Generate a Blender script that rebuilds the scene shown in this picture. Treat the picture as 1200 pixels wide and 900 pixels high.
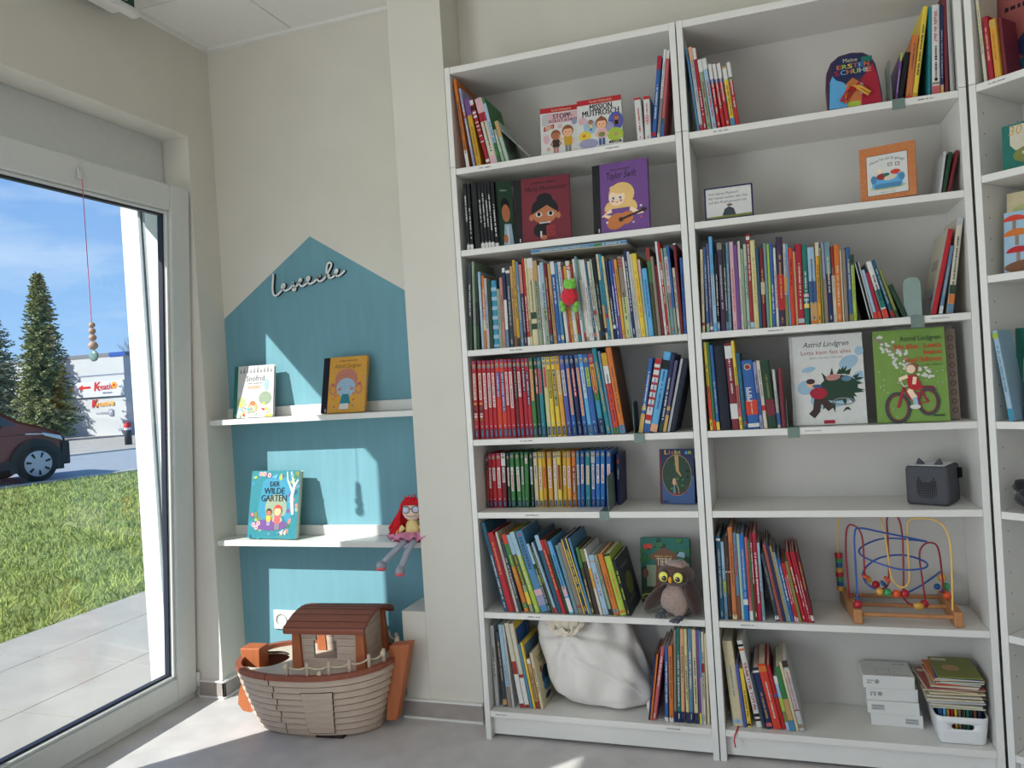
import bpy, bmesh, math, random
from mathutils import Vector, Matrix, Euler
PI = math.pi
rng = random.Random(7)
sc = bpy.context.scene
COL = sc.collection
for o in list(bpy.data.objects):
    bpy.data.objects.remove(o)

# ---------------------------------------------------------------- camera, world, light, exposure
cd = bpy.data.cameras.new('camera'); cam = bpy.data.objects.new('camera', cd); COL.objects.link(cam)
cd.sensor_width = 36.0; cd.lens = 27.459; cd.clip_start = 0.02; cd.clip_end = 400
yaw, pit, rol = .3228, -.0063, -.0628
fw = Vector((-math.sin(yaw)*math.cos(pit), math.cos(yaw)*math.cos(pit), math.sin(pit)))
r0 = Vector((math.cos(yaw), math.sin(yaw), 0)); u0 = r0.cross(fw)
rr = r0*math.cos(rol)+u0*math.sin(rol); uu = -r0*math.sin(rol)+u0*math.cos(rol)
mw = Matrix((rr, uu, -fw)).transposed().to_4x4(); mw.translation = (1.0332, -2.5561, 1.2647)
cam.matrix_world = mw
sc.camera = cam
vs = sc.view_settings
vs.view_transform = 'Standard'; vs.look = 'None'; vs.gamma = 1.0; vs.use_curve_mapping = False; vs.exposure = 0.0

SUN_DIR = Vector((.82, 1.0, -.94))          # the way the light travels
sd = bpy.data.lights.new('sun', 'SUN'); sd.energy = 7.4; sd.angle = math.radians(.53); sd.color = (1.0, .97, .93)
so = bpy.data.objects.new('sun', sd); COL.objects.link(so); so.location = (-20, -24, 23)
so.rotation_euler = SUN_DIR.to_track_quat('-Z', 'Y').to_euler()

def daylight(name, loc, rot, sx, sy, power, col=(.93, .97, 1.0)):
    l = bpy.data.lights.new(name, 'AREA'); l.shape = 'RECTANGLE'; l.size = sx; l.size_y = sy
    l.energy = power; l.color = col
    o = bpy.data.objects.new(name, l); COL.objects.link(o); o.location = loc; o.rotation_euler = rot
    return o
# fill lamps added in place of skylight, at the far left window and front wall
daylight('window_daylight', (-1.20, -3.30, 1.08), (0, math.radians(-104), 0), 2.0, 2.15, 76, (.90, .955, 1.0))
daylight('window_daylight', (1.2, -6.28, 1.35), (math.radians(90), 0, 0), 3.4, 1.9, 12, (.90, .93, 1.0))

w = bpy.data.worlds.new('sky'); sc.world = w; w.use_nodes = True
nt = w.node_tree; N = nt.nodes; N.clear()
def nd(t, **k):
    n = N.new(t)
    for a, b in k.items(): setattr(n, a, b)
    return n
out = nd('ShaderNodeOutputWorld'); bg = nd('ShaderNodeBackground'); nt.links.new(bg.outputs[0], out.inputs[0])
tc = nd('ShaderNodeTexCoord'); sep = nd('ShaderNodeSeparateXYZ'); nt.links.new(tc.outputs['Generated'], sep.inputs[0])
cr = nd('ShaderNodeValToRGB'); nt.links.new(sep.outputs['Z'], cr.inputs[0])
e = cr.color_ramp.elements
e[0].position = 0.0; e[0].color = (.40, .60, .92, 1)
e[1].position = 1.0; e[1].color = (.05, .16, .48, 1)
x = e.new(.10); x.color = (.29, .50, .84, 1)
x = e.new(.36); x.color = (.13, .30, .70, 1)
mp = nd('ShaderNodeMapping'); mp.inputs['Scale'].default_value = (2.2, 2.2, 9.0); mp.inputs['Rotation'].default_value = (.12, .05, .3)
nt.links.new(tc.outputs['Generated'], mp.inputs[0])
nz = nd('ShaderNodeTexNoise'); nz.inputs['Scale'].default_value = 2.3; nz.inputs['Detail'].default_value = 6; nz.inputs['Roughness'].default_value = .58
nt.links.new(mp.outputs[0], nz.inputs['Vector'])
cr2 = nd('ShaderNodeValToRGB'); cr2.color_ramp.elements[0].position = .46; cr2.color_ramp.elements[1].position = .80
cr2.color_ramp.elements[1].color = (.55, .55, .55, 1)
nt.links.new(nz.outputs[0], cr2.inputs[0])
mx = nd('ShaderNodeMix', data_type='RGBA'); nt.links.new(cr2.outputs[0], mx.inputs[0]); nt.links.new(cr.outputs[0], mx.inputs[6])
mx.inputs[7].default_value = (.72, .82, .95, 1)
nt.links.new(mx.outputs[2], bg.inputs[0]); bg.inputs[1].default_value = 1.28

# ---------------------------------------------------------------- materials
def lin(c): return tuple((v/255/12.92 if v <= 10 else ((v/255+.055)/1.055)**2.4) for v in c)
MATS = {}
def mat(name, rgb, rough=.55, metal=0.0, var=.05, scale=30.0, bump=0.0, k=1.0, spec=.35, stretch=None, sheen=0, detail=3):
    if name in MATS: return MATS[name]
    m = bpy.data.materials.new(name); m.use_nodes = True; t = m.node_tree; b = t.nodes['Principled BSDF']
    c = [min(.9, v*k) for v in lin(rgb)]
    b.inputs['Roughness'].default_value = rough; b.inputs['Metallic'].default_value = metal
    b.inputs['Specular IOR Level'].default_value = spec
    if sheen: b.inputs['Sheen Weight'].default_value = sheen
    tx = t.nodes.new('ShaderNodeTexCoord'); n = t.nodes.new('ShaderNodeTexNoise'); n.inputs['Scale'].default_value = scale; n.inputs['Detail'].default_value = detail
    if stretch:
        mpn = t.nodes.new('ShaderNodeMapping'); mpn.inputs['Scale'].default_value = stretch
        t.links.new(tx.outputs['Object'], mpn.inputs[0]); t.links.new(mpn.outputs[0], n.inputs['Vector'])
    else: t.links.new(tx.outputs['Object'], n.inputs['Vector'])
    r = t.nodes.new('ShaderNodeValToRGB'); r.color_ramp.elements[0].position = .3; r.color_ramp.elements[1].position = .7
    r.color_ramp.elements[0].color = [v*(1-var) for v in c]+[1]; r.color_ramp.elements[1].color = [min(.92, v*(1+var)) for v in c]+[1]
    t.links.new(n.outputs[0], r.inputs[0]); t.links.new(r.outputs[0], b.inputs['Base Color'])
    if bump:
        bp = t.nodes.new('ShaderNodeBump'); bp.inputs['Strength'].default_value = bump; bp.inputs['Distance'].default_value = .002
        t.links.new(n.outputs[0], bp.inputs['Height']); t.links.new(bp.outputs[0], b.inputs['Normal'])
    MATS[name] = m; return m
# printed / cloth colours, as sRGB seen in the photograph
PAL = dict([a.split(':') for a in ('orange:205,115,50;lilac grey:150,150,178;mustard:198,155,45;crimson:165,35,55;ivory:205,198,178;green:60,120,65;sage:145,160,135;'
 'pale mint:165,188,170;white:212,212,208;blue:50,95,160;rose:190,95,100;black:24,24,28;dark slate:58,68,76;dark green:38,66,48;pale blue:155,185,205;light grey:185,186,186;'
 'turquoise:55,140,170;dusty pink:188,130,122;navy:38,46,84;tan:188,150,100;slate blue:98,130,155;dark purple:66,48,72;red:180,38,46;pale yellow:205,198,145;cream:208,195,158;'
 'dark red:112,32,40;steel blue:78,132,172;brick red:150,52,48;amber:214,158,62;grey teal:110,145,150;dark teal:36,88,112;taupe:140,125,112;yellow:224,195,70;sky blue:95,168,215;'
 'dark olive:72,72,46;teal:40,128,140;scarlet:205,66,48;violet blue:82,92,165;silver:172,176,180;dusty purple:90,84,116;dark navy:22,28,44;gold:196,160,88;pale lime:185,192,130;'
 'lime:165,190,70;olive:125,130,66;bright blue:36,110,182;dark brown:62,46,40;purple:112,74,138;peach:222,165,130;teal green:36,112,100;tan orange:196,118,68;maroon:118,44,56;'
 'denim blue:58,90,138;dusty red:160,86,82;pale pink:212,172,178;brown:120,80,55;dark grey:70,70,72;grey:130,130,130;spiral:195,195,190;steel:120,128,130;dark_teal:36,88,112').split(';')])
for k in list(PAL): PAL[k] = tuple(int(v) for v in PAL[k].split(','))
def C(n):
    n = n.replace('_', ' ')
    return mat('print '+n, PAL[n], rough=.5, var=.04, k=1.0, spec=.3, scale=60)
PAPER = mat('paper pages', (205, 198, 180), .85, k=1.25, var=.12, scale=8, stretch=(220, 4, 4))

# ---------------------------------------------------------------- mesh helpers
class MB:
    def __init__(s): s.v = []; s.f = []; s.m = []; s.sm = []; s.mats = []
    def mi(s, m):
        if m not in s.mats: s.mats.append(m)
        return s.mats.index(m)
    def add(s, vs, fs, m, smooth=False, M=None):
        o = len(s.v); i = s.mi(m)
        s.v += [tuple(M @ Vector(v)) for v in vs] if M is not None else [tuple(v) for v in vs]
        for f in fs: s.f.append([a+o for a in f]); s.m.append(i); s.sm.append(smooth)
        return s
    def box(s, x0, x1, y0, y1, z0, z1, m, M=None):
        return s.add([(x0,y0,z0),(x1,y0,z0),(x1,y1,z0),(x0,y1,z0),(x0,y0,z1),(x1,y0,z1),(x1,y1,z1),(x0,y1,z1)],
            [(0,3,2,1),(4,5,6,7),(0,1,5,4),(1,2,6,5),(2,3,7,6),(3,0,4,7)], m, False, M)
    def frustum(s, b, t, m, M=None):   # two quads of 4 points
        return s.add(list(b)+list(t), [(0,3,2,1),(4,5,6,7),(0,1,5,4),(1,2,6,5),(2,3,7,6),(3,0,4,7)], m, False, M)
    def prism(s, poly, a0, a1, m, axis='y', smooth=False, M=None, caps=True):
        n = len(poly)
        def p(q, a): return (q[0], a, q[1]) if axis == 'y' else ((q[0], q[1], a) if axis == 'z' else (a, q[0], q[1]))
        vs = [p(q, a0) for q in poly]+[p(q, a1) for q in poly]
        s.add(vs, [(i, (i+1) % n, n+(i+1) % n, n+i) for i in range(n)], m, smooth, M)
        if caps: s.add(vs, [tuple(range(n))[::-1], tuple(range(n, 2*n))], m, False, M)
        return s
    def tube(s, pts, r, m, n=8, closed=False, M=None, flat=None):
        pts = [Vector(p) for p in pts]; k = len(pts); vs = []; fs = []
        up = Vector((0, 0, 1)); prev = None
        for i, p in enumerate(pts):
            a = pts[(i-1) % k] if closed or i > 0 else p; b = pts[(i+1) % k] if closed or i < k-1 else p
            t = (b-a).normalized() if (b-a).length > 1e-9 else Vector((0, 0, 1))
            if prev is None:
                q = t.cross(up)
                if q.length < 1e-3: q = t.cross(Vector((1, 0, 0)))
            else: q = prev-t*prev.dot(t)
            q.normalize(); prev = q; w2 = t.cross(q)
            ri = r[i] if isinstance(r, (list, tuple)) else r
            for j in range(n):
                an = 2*PI*j/n; vs.append(p+q*math.cos(an)*ri+w2*math.sin(an)*ri)
        for i in range(k if closed else k-1):
            for j in range(n):
                a = i*n+j; b = i*n+(j+1) % n; c = ((i+1) % k)*n+(j+1) % n; d = ((i+1) % k)*n+j
                fs.append((a, b, c, d))
        s.add(vs, fs, m, True, M)
        if not closed: s.add(vs, [tuple(range(n))[::-1], tuple(range((k-1)*n, k*n))], m, False, M)
        return s
    def lathe(s, prof, m, n=24, M=None, smooth=True):
        vs = []; fs = []
        for r, z in prof:
            for j in range(n): vs.append((r*math.cos(2*PI*j/n), r*math.sin(2*PI*j/n), z))
        for i in range(len(prof)-1):
            for j in range(n): fs.append((i*n+j, i*n+(j+1) % n, (i+1)*n+(j+1) % n, (i+1)*n+j))
        s.add(vs, fs, m, smooth, M)
        return s
    def ell(s, c, r, m, nu=18, nv=12, M=None, fn=None):
        vs = []; fs = []
        for i in range(nv+1):
            th = PI*i/nv
            for j in range(nu):
                ph = 2*PI*j/nu; d = Vector((math.sin(th)*math.cos(ph), math.sin(th)*math.sin(ph), math.cos(th)))
                k = fn(d) if fn else 1
                vs.append((c[0]+d.x*r[0]*k, c[1]+d.y*r[1]*k, c[2]+d.z*r[2]*k))
        for i in range(nv):
            for j in range(nu): fs.append((i*nu+j, (i+1)*nu+j, (i+1)*nu+(j+1) % nu, i*nu+(j+1) % nu))
        return s.add(vs, fs, m, True, M)
    def build(s, name, parent=None, bevel=0, subsurf=0, seg=2, loc=None):
        me = bpy.data.meshes.new(name); me.from_pydata(s.v, [], s.f)
        for m in s.mats: me.materials.append(m)
        for p, i, f in zip(me.polygons, s.m, s.sm): p.material_index = i; p.use_smooth = f
        me.update(); o = bpy.data.objects.new(name, me); COL.objects.link(o)
        if parent: o.parent = parent
        if loc: o.location = loc
        if bevel:
            b = o.modifiers.new('bevel', 'BEVEL'); b.width = bevel; b.segments = seg; b.limit_method = 'ANGLE'; b.angle_limit = math.radians(40)
        if subsurf:
            u = o.modifiers.new('sub', 'SUBSURF'); u.levels = subsurf; u.render_levels = subsurf
        return o
def thing(name, label, cat, loc=(0,0,0), rot=(0,0,0), group=None):
    o = bpy.data.objects.new(name, None); COL.objects.link(o); o.location = loc; o.rotation_euler = rot
    o.empty_display_size = .05
    o['label'] = label; o['category'] = cat
    if group: o['group'] = group
    return o
def tag(o, label, cat, group=None, kind=None):
    o['label'] = label; o['category'] = cat
    if group: o['group'] = group
    if kind: o['kind'] = kind
    return o
def struct(o, label=None):
    o['kind'] = 'structure'
    if label: o['label'] = label
    return o
def sempty(name, loc=(0,0,0), rot=(0,0,0)):
    o = bpy.data.objects.new(name, None); COL.objects.link(o); o.location = loc; o.rotation_euler = rot; o['kind'] = 'structure'; return o
_TX = {}
def text_geo(s, res=2):
    if s in _TX: return _TX[s]
    cu = bpy.data.curves.new('lettering', 'FONT'); cu.body = s; cu.size = 1.0; cu.resolution_u = res
    o = bpy.data.objects.new('lettering', cu); COL.objects.link(o)
    dg = bpy.context.evaluated_depsgraph_get(); me = bpy.data.meshes.new_from_object(o.evaluated_get(dg))
    vs = [(v.co.x, v.co.y) for v in me.vertices]; fs = [tuple(p.vertices) for p in me.polygons]
    bpy.data.objects.remove(o); bpy.data.curves.remove(cu); bpy.data.meshes.remove(me)
    xs = [v[0] for v in vs] or [0]; ys = [v[1] for v in vs] or [0]
    _TX[s] = (vs, fs, min(xs), max(xs), min(ys), max(ys)); return _TX[s]
class Art:
    """flat printing on one face of a part: own units are metres, u right, v up"""
    def __init__(s, mb, o, u, v, step=.000025):
        s.mb = mb; s.o = Vector(o); s.u = Vector(u).normalized(); s.v = Vector(v).normalized(); s.n = s.u.cross(s.v); s.k = .00025; s.step = step
    def P(s, a, b): return s.o+s.u*a+s.v*b+s.n*s.k
    def poly(s, pts, m):
        s.k += s.step; s.mb.add([s.P(*p) for p in pts], [tuple(range(len(pts)))], m); return s
    def rect(s, a0, a1, b0, b1, m): return s.poly([(a0,b0),(a1,b0),(a1,b1),(a0,b1)], m)
    def ell(s, a, b, ra, rb, m, n=20, rot=0, t0=0, t1=2*PI):
        c, q = math.cos(rot), math.sin(rot); pts = []
        full = abs(t1-t0-2*PI) < 1e-6
        for i in range(n if full else n+1):
            t = t0+(t1-t0)*i/n; x, y = ra*math.cos(t), rb*math.sin(t); pts.append((a+x*c-y*q, b+x*q+y*c))
        return s.poly(pts, m)
    def ring(s, a, b, r, w, m, n=28, rb=None):
        s.k += s.step; rb = rb or r; vs = []; fs = []
        for i in range(n):
            t = 2*PI*i/n; vs += [s.P(a+r*math.cos(t), b+rb*math.sin(t)), s.P(a+(r-w)*math.cos(t), b+(rb-w)*math.sin(t))]
        for i in range(n): j = (i+1) % n; fs.append((2*i, 2*j, 2*j+1, 2*i+1))
        s.mb.add(vs, fs, m); return s
    def line(s, pts, w, m):
        s.k += s.step; vs = []; fs = []; n = len(pts)
        for i, p in enumerate(pts):
            a = pts[max(i-1, 0)]; b = pts[min(i+1, n-1)]; dx, dy = b[0]-a[0], b[1]-a[1]; l = math.hypot(dx, dy) or 1
            wi = w[i] if isinstance(w, (list, tuple)) else w
            nx, ny = -dy/l*wi/2, dx/l*wi/2; vs += [s.P(p[0]+nx, p[1]+ny), s.P(p[0]-nx, p[1]-ny)]
        for i in range(n-1): fs.append((2*i+1, 2*i+3, 2*i+2, 2*i))
        s.mb.add(vs, fs, m); return s
    def text(s, t, a, b, h, m, w=None, align='c', slant=0, bold=0, rot=0, arc=0):
        vs, fs, x0, x1, y0, y1 = text_geo(t); k = h/.7
        if w: kx = w/(x1-x0)
        else: kx = k
        W = (x1-x0)*kx; off = -W/2 if align == 'c' else (0 if align == 'l' else -W)
        c, q = math.cos(rot), math.sin(rot)
        for db in ([0] if not bold else [-bold, 0, bold]):
            s.k += s.step/2; pts = []
            for x, y in vs:
                X = (x-x0)*kx+off+y*k*slant+db; Y = y*k
                if arc: Y -= arc*(X/W*2)**2 if W else 0
                pts.append(s.P(a+X*c-Y*q, b+X*q+Y*c))
            s.mb.add(pts, fs, m)
        return s
    def glyphs(s, a0, a1, b, h, m, seed=0, horiz=True):
        g = random.Random(seed); x = a0; s.k += s.step
        while x < a1:
            l = g.uniform(.45, .95)*h; 
            if g.random() < .15: x += h*.7; continue
            hh = h*g.uniform(.6, 1.0); e2 = min(x+l, a1)
            q = [(x, b-hh/2), (e2, b-hh/2), (e2, b+hh/2), (x, b+hh/2)] if horiz else [(b-hh/2, x), (b+hh/2, x), (b+hh/2, e2), (b-hh/2, e2)]
            s.mb.add([s.P(*p) for p in q], [(0, 1, 2, 3)], m); x += l+h*.28
        return s
ROWS={
'L1a':(2.014,0.012,[
(54.3,11.8,320,5.6,'orange','80-100:white Tdark_grey'),
(78.8,9.6,284,7.4,'lilac grey','30-38:brick red Twhite'),
(92.9,18.3,242,7.6,'mustard','0-25:purple Tbrown'),
(132.0,12.9,237,12.4,'crimson','0-8:white 10-16:black 18-22:white 24-28:white 92-97:white 34-36:white 40-42:white 46-48:white 55-57:white 64-66:white Tnone'),
(145.5,25.3,238,10.8,'ivory','0-22:pale pink 22-36:crimson 88-100:pale pink Tblack'),
(172.8,11.2,235,11.0,'green','8-70:pale blue Tnavy'),
(186.6,12.0,119,12.0,'sage','Twhite'),
(201.1,13.0,148,12.9,'pale mint','0-40:tan Tnone'),
(292.9,4.9,153,42.6,'black','Tnone %white'),
]),
'L1b':(2.014,0.012,[
(658.1,20.8,141,1.3,'white','0-6:red Tred'),
(682.1,19.9,142,-1.1,'white','0-8:red 45-62:pale pink Tred'),
(702.7,13.7,266,-7.6,'blue','0-17:crimson 92-97:crimson Twhite'),
(720.6,9.1,282,-8.0,'white','55-95:grey Tgrey'),
(731.7,9.8,277,-7.7,'rose','0-10:white 78-85:dark teal 85-100:blue Tnone'),
]),
'L2':(1.727,0.012,[
(38.3,11.8,234,0.3,'black','14-42:black 92-100:white Twhite'),
(51.9,11.7,232,0.2,'black','92-100:white Twhite'),
(68.9,21.7,230,0.7,'black','Tnone'),
(91.6,13.3,228,0.9,'black','92-100:white Twhite'),
(106.1,12.2,228,1.1,'black','92-100:white Twhite'),
(119.5,10.8,226,1.3,'black','92-100:white Twhite'),
(131.2,11.5,225,1.4,'black','92-100:white Twhite'),
(143.9,13.7,224,1.6,'black','94-100:white Twhite'),
]),
'L3':(1.375,0.010,[
(23.2,12.0,307,-2.8,'dark slate','70-100:dark green Twhite'),
(39.7,10.1,310,-2.0,'sage','Tgrey'),
(51.3,11.0,277,-1.8,'dark green','40-70:black Tnone'),
(69.5,10.5,272,-0.3,'pale blue','Twhite'),
(80.2,9.6,257,-0.9,'orange','60-75:cream Twhite'),
(91.4,10.0,247,-0.6,'light grey','Tblue'),
(102.9,13.1,241,-0.4,'dark green','Tnone'),
(116.2,19.8,237,-0.4,'turquoise','10-16:pale blue 24-30:pale blue 38-44:pale blue 52-58:pale blue 66-72:pale blue 80-86:pale blue 94-98:pale blue Tnone'),
(137.0,12.5,205,-0.3,'sage','Tgrey'),
(149.8,11.6,243,-0.3,'dusty pink','Tbrown'),
(162.7,10.7,276,-0.1,'navy','0-6:white 40-78:white 78-100:slate blue Tnone'),
(174.9,15.0,278,0.1,'dark slate','4-8:white Tsilver'),
(191.6,11.0,279,0.4,'tan','86-100:brown Tbrown'),
(203.2,11.0,299,0.4,'mustard','90-100:black Tdark_grey'),
(216.2,11.4,292,0.8,'slate blue','Tsilver'),
(228.7,10.5,282,0.9,'dark purple','0-36:dusty pink Tsilver'),
(240.3,10.0,301,1.0,'red','90-100:white Twhite'),
(251.0,8.3,300,1.1,'pale yellow','70-90:olive Tgrey'),
(259.8,20.8,299,1.1,'cream','0-12:white 62-70:dark green 75-82:dark green Tdark_green'),
(282.2,13.4,289,1.3,'sage','0-25:tan Tdark_grey'),
(296.2,9.5,272,1.4,'white','Tgrey'),
(306.8,13.3,280,1.5,'pale blue','55-100:sage Tblack'),
(321.2,10.7,274,1.7,'dark red','88-100:dark teal Ttan'),
(333.0,11.5,273,1.8,'tan','Tdark_grey'),
(346.0,13.6,280,2.1,'blue','0-16:white Twhite'),
(360.3,10.2,274,2.1,'steel blue','90-96:cream Tsilver'),
(374.9,12.2,276,3.0,'white','4-5:red 6-7:red 9-10:red Tblue'),
(387.8,6.7,264,3.0,'brick red','0-6:dark green Ttan'),
(395.1,9.2,260,3.1,'amber','Tbrown'),
(405.8,7.5,276,3.3,'white','6-8:red 9-11:red Tblue'),
(413.9,5.4,275,3.3,'cream','5-7:red 10-12:red Tgrey'),
(420.3,9.6,261,3.4,'brick red','90-100:teal Ttan'),
(431.4,8.8,280,3.7,'white','Tdark_grey'),
(440.7,6.7,288,3.7,'grey teal','90-100:red Tnone'),
(447.9,9.1,277,3.7,'sage','25-95:ivory Tnone'),
(458.1,7.5,274,3.9,'white','Tgrey'),
(466.1,7.9,274,3.9,'white','Tdark_grey'),
(474.5,7.8,264,3.9,'dark teal','90-95:red Tsilver'),
(482.9,9.9,266,4.0,'ivory','62-68:red Tdark_grey'),
(493.4,5.3,272,4.0,'pale mint','88-100:dark slate Tgrey'),
(499.7,12.7,273,3.5,'black','90-95:navy Tgrey'),
(513.4,8.2,287,3.5,'cream','30-60:teal 60-85:tan 86-92:navy Tnone'),
(522.6,9.4,286,3.6,'turquoise','70-75:red Tnavy'),
(533.0,6.9,278,3.7,'pale yellow','Tgrey'),
(540.8,9.7,262,3.7,'navy','82-87:white Twhite'),
(551.2,8.9,261,3.3,'blue','Twhite'),
(560.7,8.9,263,3.4,'purple','Twhite'),
(570.2,10.1,263,3.4,'amber','Tbrown'),
(581.2,16.1,271,3.0,'taupe','3-5:red 7-9:red 11-13:red 50-100:pale lime Tdark_green'),
(598.4,5.6,268,3.2,'white','70-100:pale blue Tgrey'),
(604.5,9.6,290,3.2,'navy','Twhite'),
(615.1,7.6,284,3.3,'light grey','Tgrey'),
(623.2,7.2,275,3.3,'ivory','Tgrey'),
(631.3,15.1,276,3.4,'yellow','Torange'),
(647.5,7.1,255,3.2,'pale mint','0-25:pale pink Tgrey'),
(655.1,17.0,224,2.8,'sky blue','Tblue'),
(674.4,11.4,290,2.4,'dark olive','0-15:brick red 15-40:green Tnone'),
(686.4,10.2,259,2.5,'taupe','Tnone'),
(697.5,9.8,230,2.6,'dark red','Tnone'),
(708.3,6.6,306,2.8,'white','Tgrey'),
(715.4,7.0,303,2.8,'red','30-40:pale pink Twhite'),
(722.9,5.4,283,2.6,'sage','Tnone'),
(728.8,12.0,283,2.2,'grey teal','10-52:light grey Tred'),
(741.5,6.6,289,2.2,'blue','70-100:sage Tnone'),
(748.9,9.3,216,1.8,'ivory','Tdark_grey'),
(759.1,8.9,295,1.8,'dark red','0-2:white Tnone'),
(768.9,8.8,246,-0.0,'blue','Tnavy'),
]),
'L4a':(1.060,0.012,[
(23.3,16.2,276,-1.0,'red','@ivory:16-50:red Tred =4'),
(45.5,15.3,276,-0.7,'red','@ivory:16-50:red Tred =4'),
(62.8,15.3,275,-0.7,'red','@white:16-62:red'),
(79.5,14.8,274,-0.7,'red','@white:16-60:red'),
(97.0,14.0,274,-0.3,'red','@white:16-60:red'),
(112.4,16.7,275,-0.3,'scarlet','@blue:16-48:white'),
(131.1,15.8,275,-0.0,'scarlet','@blue:16-66:white'),
(148.3,13.0,274,0.1,'red','@white:16-58:red'),
(161.9,16.1,274,0.1,'red','@white:16-62:red'),
(181.4,12.5,273,0.3,'dark red','@black:10-52:silver'),
(194.9,14.0,272,0.4,'red','@white:16-48:red'),
(211.6,14.0,272,0.5,'crimson','@navy:10-42:white'),
(226.6,13.2,272,0.7,'red','@navy:16-60:white'),
(240.7,14.7,273,0.6,'green','@peach:14-54:orange'),
(258.7,11.5,273,0.6,'dark green','@red:14-46:white'),
(271.2,13.8,272,0.7,'teal','@rose:14-46:red'),
(291.3,14.1,272,1.3,'pale yellow','@rose:12-38:red'),
(307.2,13.7,272,1.5,'yellow','@dark green:16-52:yellow'),
(325.7,14.4,272,2.0,'yellow','@dark teal:16-62:yellow'),
(343.4,15.1,273,2.6,'amber','@cream:18-48:tan'),
(361.7,15.0,273,2.9,'violet blue','@white:18-50:navy'),
(380.0,14.2,272,2.9,'blue','@peach:16-74:orange'),
(398.9,14.1,273,3.6,'navy','@crimson:16-52:white'),
(417.0,14.0,273,3.8,'blue','@peach:16-76:orange'),
(434.3,14.0,273,4.3,'sky blue','@white:16-54:blue'),
(449.3,18.3,272,4.4,'blue','@lime:16-40:green'),
(473.5,16.3,273,5.5,'turquoise','@crimson:16-50:yellow 0-13:red 13-46:amber 46-58:green 80-100:navy'),
(495.7,14.8,290,6.7,'teal','Tgold'),
(511.6,8.6,280,6.3,'slate blue','Tnone'),
(521.1,17.9,273,6.1,'scarlet','0-16:mustard 16-38:white 92-100:green Tnavy'),
(540.9,18.6,290,6.3,'orange','90-100:steel blue Tbrown'),
]),
'L4b':(1.060,0.012,[
(601.6,13.8,248,-11.6,'blue','64-70:gold 74-100:gold Twhite'),
(616.8,19.7,246,-13.0,'white','0-8:red 12-16:red 22-26:red 32-36:red 42-46:red 52-56:red 62-66:red 76-84:red 88-100:blue Tblue'),
(639.0,22.7,266,-13.7,'sky blue','10-22:black 90-100:peach Tnavy'),
(667.5,14.1,257,-12.6,'navy','88-100:dark green Twhite'),
(681.7,10.6,236,-12.9,'dusty purple','64-70:gold 76-100:gold Tnone'),
(695.5,7.5,241,-13.8,'silver','Tnone'),
(705.0,17.0,239,-14.0,'dark navy','Tnone'),
]),
'L5':(0.804,0.089,[
(22.9,10.7,187,-1.5,'brick red','@black:10-25:grey'),
(34.8,11.7,196,-1.3,'red','@white:26-64:red'),
(48.0,15.2,195,-1.0,'red','@white:26-50:red'),
(65.0,17.4,196,-1.2,'red','@white:26-64:red'),
(85.0,15.4,197,-1.2,'dark red','@white:26-54:navy 0-24:white'),
(106.1,10.2,195,-0.9,'dark green','@white:26-60:red'),
(117.7,14.6,197,-1.2,'green','@white:26-70:red'),
(141.0,15.8,197,-0.0,'green','@white:26-70:red'),
(158.3,10.4,197,-1.1,'green','@white:26-58:navy'),
(169.5,14.1,196,-2.2,'green','@white:10-20:red'),
(192.1,11.3,196,-0.8,'dark green','@white:26-58:navy'),
(206.7,13.7,195,-0.7,'cream','@ivory:22-50:navy'),
(224.5,12.7,195,-1.0,'yellow','@white:26-68:red'),
(239.1,12.1,196,-0.6,'mustard','@orange:26-66:red'),
(257.8,15.4,195,-0.6,'amber','@white:26-65:red'),
(277.3,12.8,194,-1.4,'cream','@white:18-50:red'),
(292.2,13.7,196,-1.1,'yellow','@dark red:24-68:red'),
(310.1,13.3,195,-2.3,'mustard','@white:26-60:red'),
(326.0,13.9,195,-1.7,'amber','@white:26-66:red'),
(343.9,13.8,195,-1.8,'orange','@dark red:26-76:white'),
(361.0,10.5,195,-1.8,'steel blue','@white:24-60:navy'),
(372.6,12.8,195,-2.8,'blue','@white:24-58:red'),
(390.8,16.1,195,-2.7,'teal','@cream:26-60:tan'),
(410.7,13.6,194,-2.7,'blue','@white:24-68:navy 0-22:silver'),
(427.0,13.9,195,-2.9,'bright blue','@white:24-58:red'),
(443.2,14.4,195,-3.2,'bright blue','@white:24-58:red'),
(463.5,15.8,194,-3.1,'blue','@white:24-68:red'),
]),
'L6':(0.452,0.010,[
(92.3,14.4,319,12.2,'dark teal','Twhite'),
(108.1,20.5,283,12.2,'red','Tgold'),
(129.8,7.7,274,12.3,'dark red','Tnone'),
(138.6,7.3,285,12.4,'ivory','Tgrey'),
(147.0,13.3,252,12.5,'dark slate','Tsilver'),
(168.1,15.8,278,14.1,'orange','0-12:scarlet 12-42:green 88-95:green Tlime'),
(188.0,13.9,278,14.7,'sage','0-26:pale blue 26-66:dark olive 74-90:yellow Tlime'),
(208.1,16.4,289,15.5,'lime','0-30:pale blue Twhite'),
(226.2,27.8,290,15.6,'steel blue','72-80:pale pink 80-92:lilac grey Tnone #MEERESTIERE'),
(256.3,9.9,248,15.8,'dark green','0-30:pale blue 45-60:olive Tsilver'),
(267.6,6.9,241,15.9,'dark olive','Tlime'),
(276.5,9.1,252,16.2,'pale blue','92-100:red Tnone'),
(287.8,14.1,276,14.4,'dark teal','0-20:pale blue Tnone'),
(304.0,13.2,260,14.7,'red','Tgold'),
(318.8,9.8,262,14.9,'dark green','0-20:brick red Tnone'),
(330.1,14.6,255,14.8,'sky blue','62-76:pale pink 78-98:white Tnavy'),
(347.3,12.6,240,13.6,'grey teal','Tgrey'),
(361.2,15.3,249,13.7,'taupe','88-92:brick red Tgrey'),
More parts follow.
